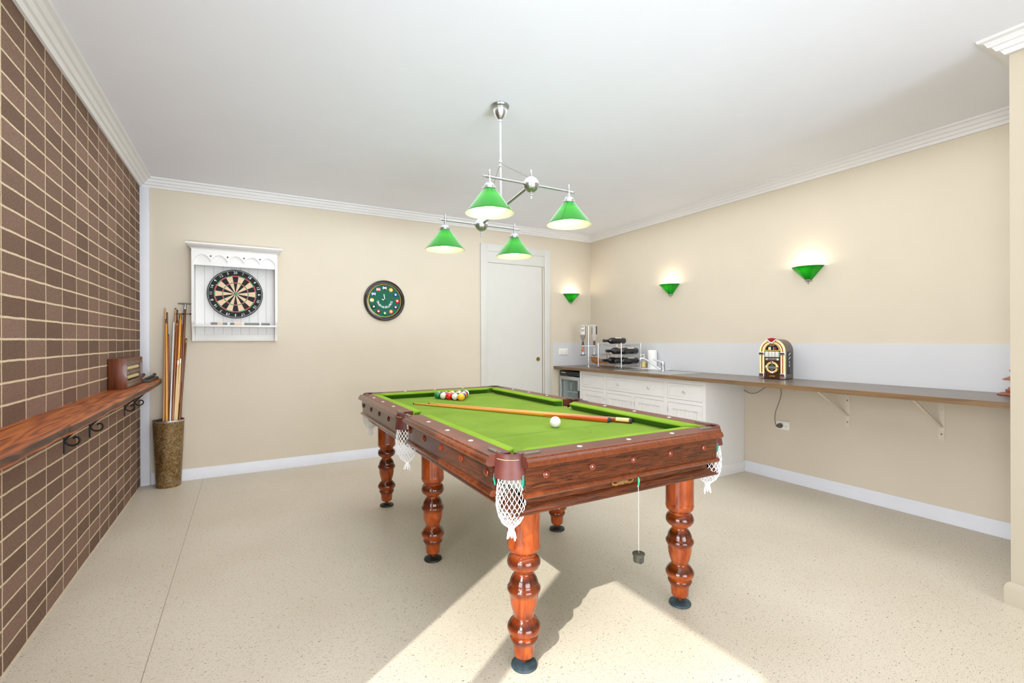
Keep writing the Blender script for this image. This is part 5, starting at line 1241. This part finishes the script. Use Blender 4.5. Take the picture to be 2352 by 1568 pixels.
# ================================================================== LIGHT AND CAMERA
sc = bpy.context.scene
wd_ = bpy.data.worlds.new('daylight'); sc.world = wd_; wd_.use_nodes = True
bg = wd_.node_tree.nodes['Background']; bg.inputs['Color'].default_value = (.86, .93, 1.0, 1); bg.inputs['Strength'].default_value = 1.4
def lamp(name, kind, loc, energy, col=(1, 1, 1), **k):
    l = bpy.data.lights.new(name, kind); l.energy = energy; l.color = col
    for a_, b_ in k.items(): setattr(l, a_, b_)
    o = bpy.data.objects.new(name, l); COL.objects.link(o); o.location = loc; return o
E_ = math.atan(.80)
sd = Vector((.827 * math.cos(E_), .562 * math.cos(E_), -math.sin(E_)))
sun = lamp('sun_lamp', 'SUN', (-5, -3, 6), 2.6, (1, .975, .93), angle=.010); sun.rotation_euler = sd.to_track_quat('-Z', 'Y').to_euler()
# added area lamps: fill from front, left doorway, ceiling, and low behind the camera
a_ = lamp('front_fill', 'AREA', (1.2, YF - 5, 1.9), 300, (.93, .96, 1), shape='RECTANGLE', size=6, size_y=3.2); a_.rotation_euler = (PI / 2, 0, 0)
c_ = lamp('ceiling_fill', 'AREA', (1.2, YF + .3, .35), 13, (.76, .88, 1), shape='RECTANGLE', size=3.0, size_y=.5, spread=.9); c_.rotation_euler = (Vector((1.0, 3.6, 2.9)) - c_.location).to_track_quat('-Z', 'Y').to_euler()
e_ = lamp('side_fill', 'AREA', (XL - 3.2, -.6, 1.7), 225, (.93, .96, 1), shape='RECTANGLE', size=4, size_y=2.6); e_.rotation_euler = (Vector((3.5, 1.9, .9)) - e_.location).to_track_quat('-Z', 'Y').to_euler()
d_ = lamp('room_fill', 'AREA', (1.7, 2.35, ZC - .03), 58, (.91, .95, 1), shape='RECTANGLE', size=4.4, size_y=4.8)
for H_ in (nearH, farH):
    for sg in (-1, 1): lamp('pendant_bulb', 'POINT', (H_.x + sg * .254, H_.y, H_.z - .150), 2.2, (1, .9, .72), shadow_soft_size=.03)
for p in SCONCES: lamp('sconce_bulb', 'POINT', (p[0], p[1], p[2] + .01), 1.0, (1, .93, .8), shadow_soft_size=.03)

cam = bpy.data.cameras.new('camera'); co = bpy.data.objects.new('camera', cam); COL.objects.link(co); sc.camera = co
cam.sensor_fit = 'HORIZONTAL'; cam.sensor_width = 36; cam.lens = FPX / 2352 * 36; cam.shift_y = (HY - 784) / 2352; cam.clip_start = .02
fw = Vector((_s, _c, 0)); rt = Vector((_c, -_s, 0)); upv = Vector((0, 0, 1))
rt2 = rt * math.cos(ROLL) - upv * -math.sin(ROLL) * -1 if False else rt * math.cos(ROLL) + upv * math.sin(ROLL) * 1
# image X' = X cos - Y sin (Y down), so a point on the right moves up for a negative roll
rt2 = rt * math.cos(ROLL) + upv * math.sin(ROLL); up2 = upv * math.cos(ROLL) - rt * math.sin(ROLL)
m = Matrix((rt2, up2, -fw)).transposed().to_4x4(); m.translation = Vector((0, 0, CAM_H)); co.matrix_world = m

sc.view_settings.view_transform = 'Standard'; sc.view_settings.look = 'None'; sc.view_settings.exposure = .80
sc.cycles.use_denoising = True; sc.cycles.use_adaptive_sampling = True; sc.cycles.adaptive_threshold = .06; sc.cycles.max_bounces = 6; sc.cycles.diffuse_bounces = 4; sc.cycles.glossy_bounces = 4; sc.cycles.transparent_max_bounces = 12
sc.cycles.sample_clamp_indirect = 8
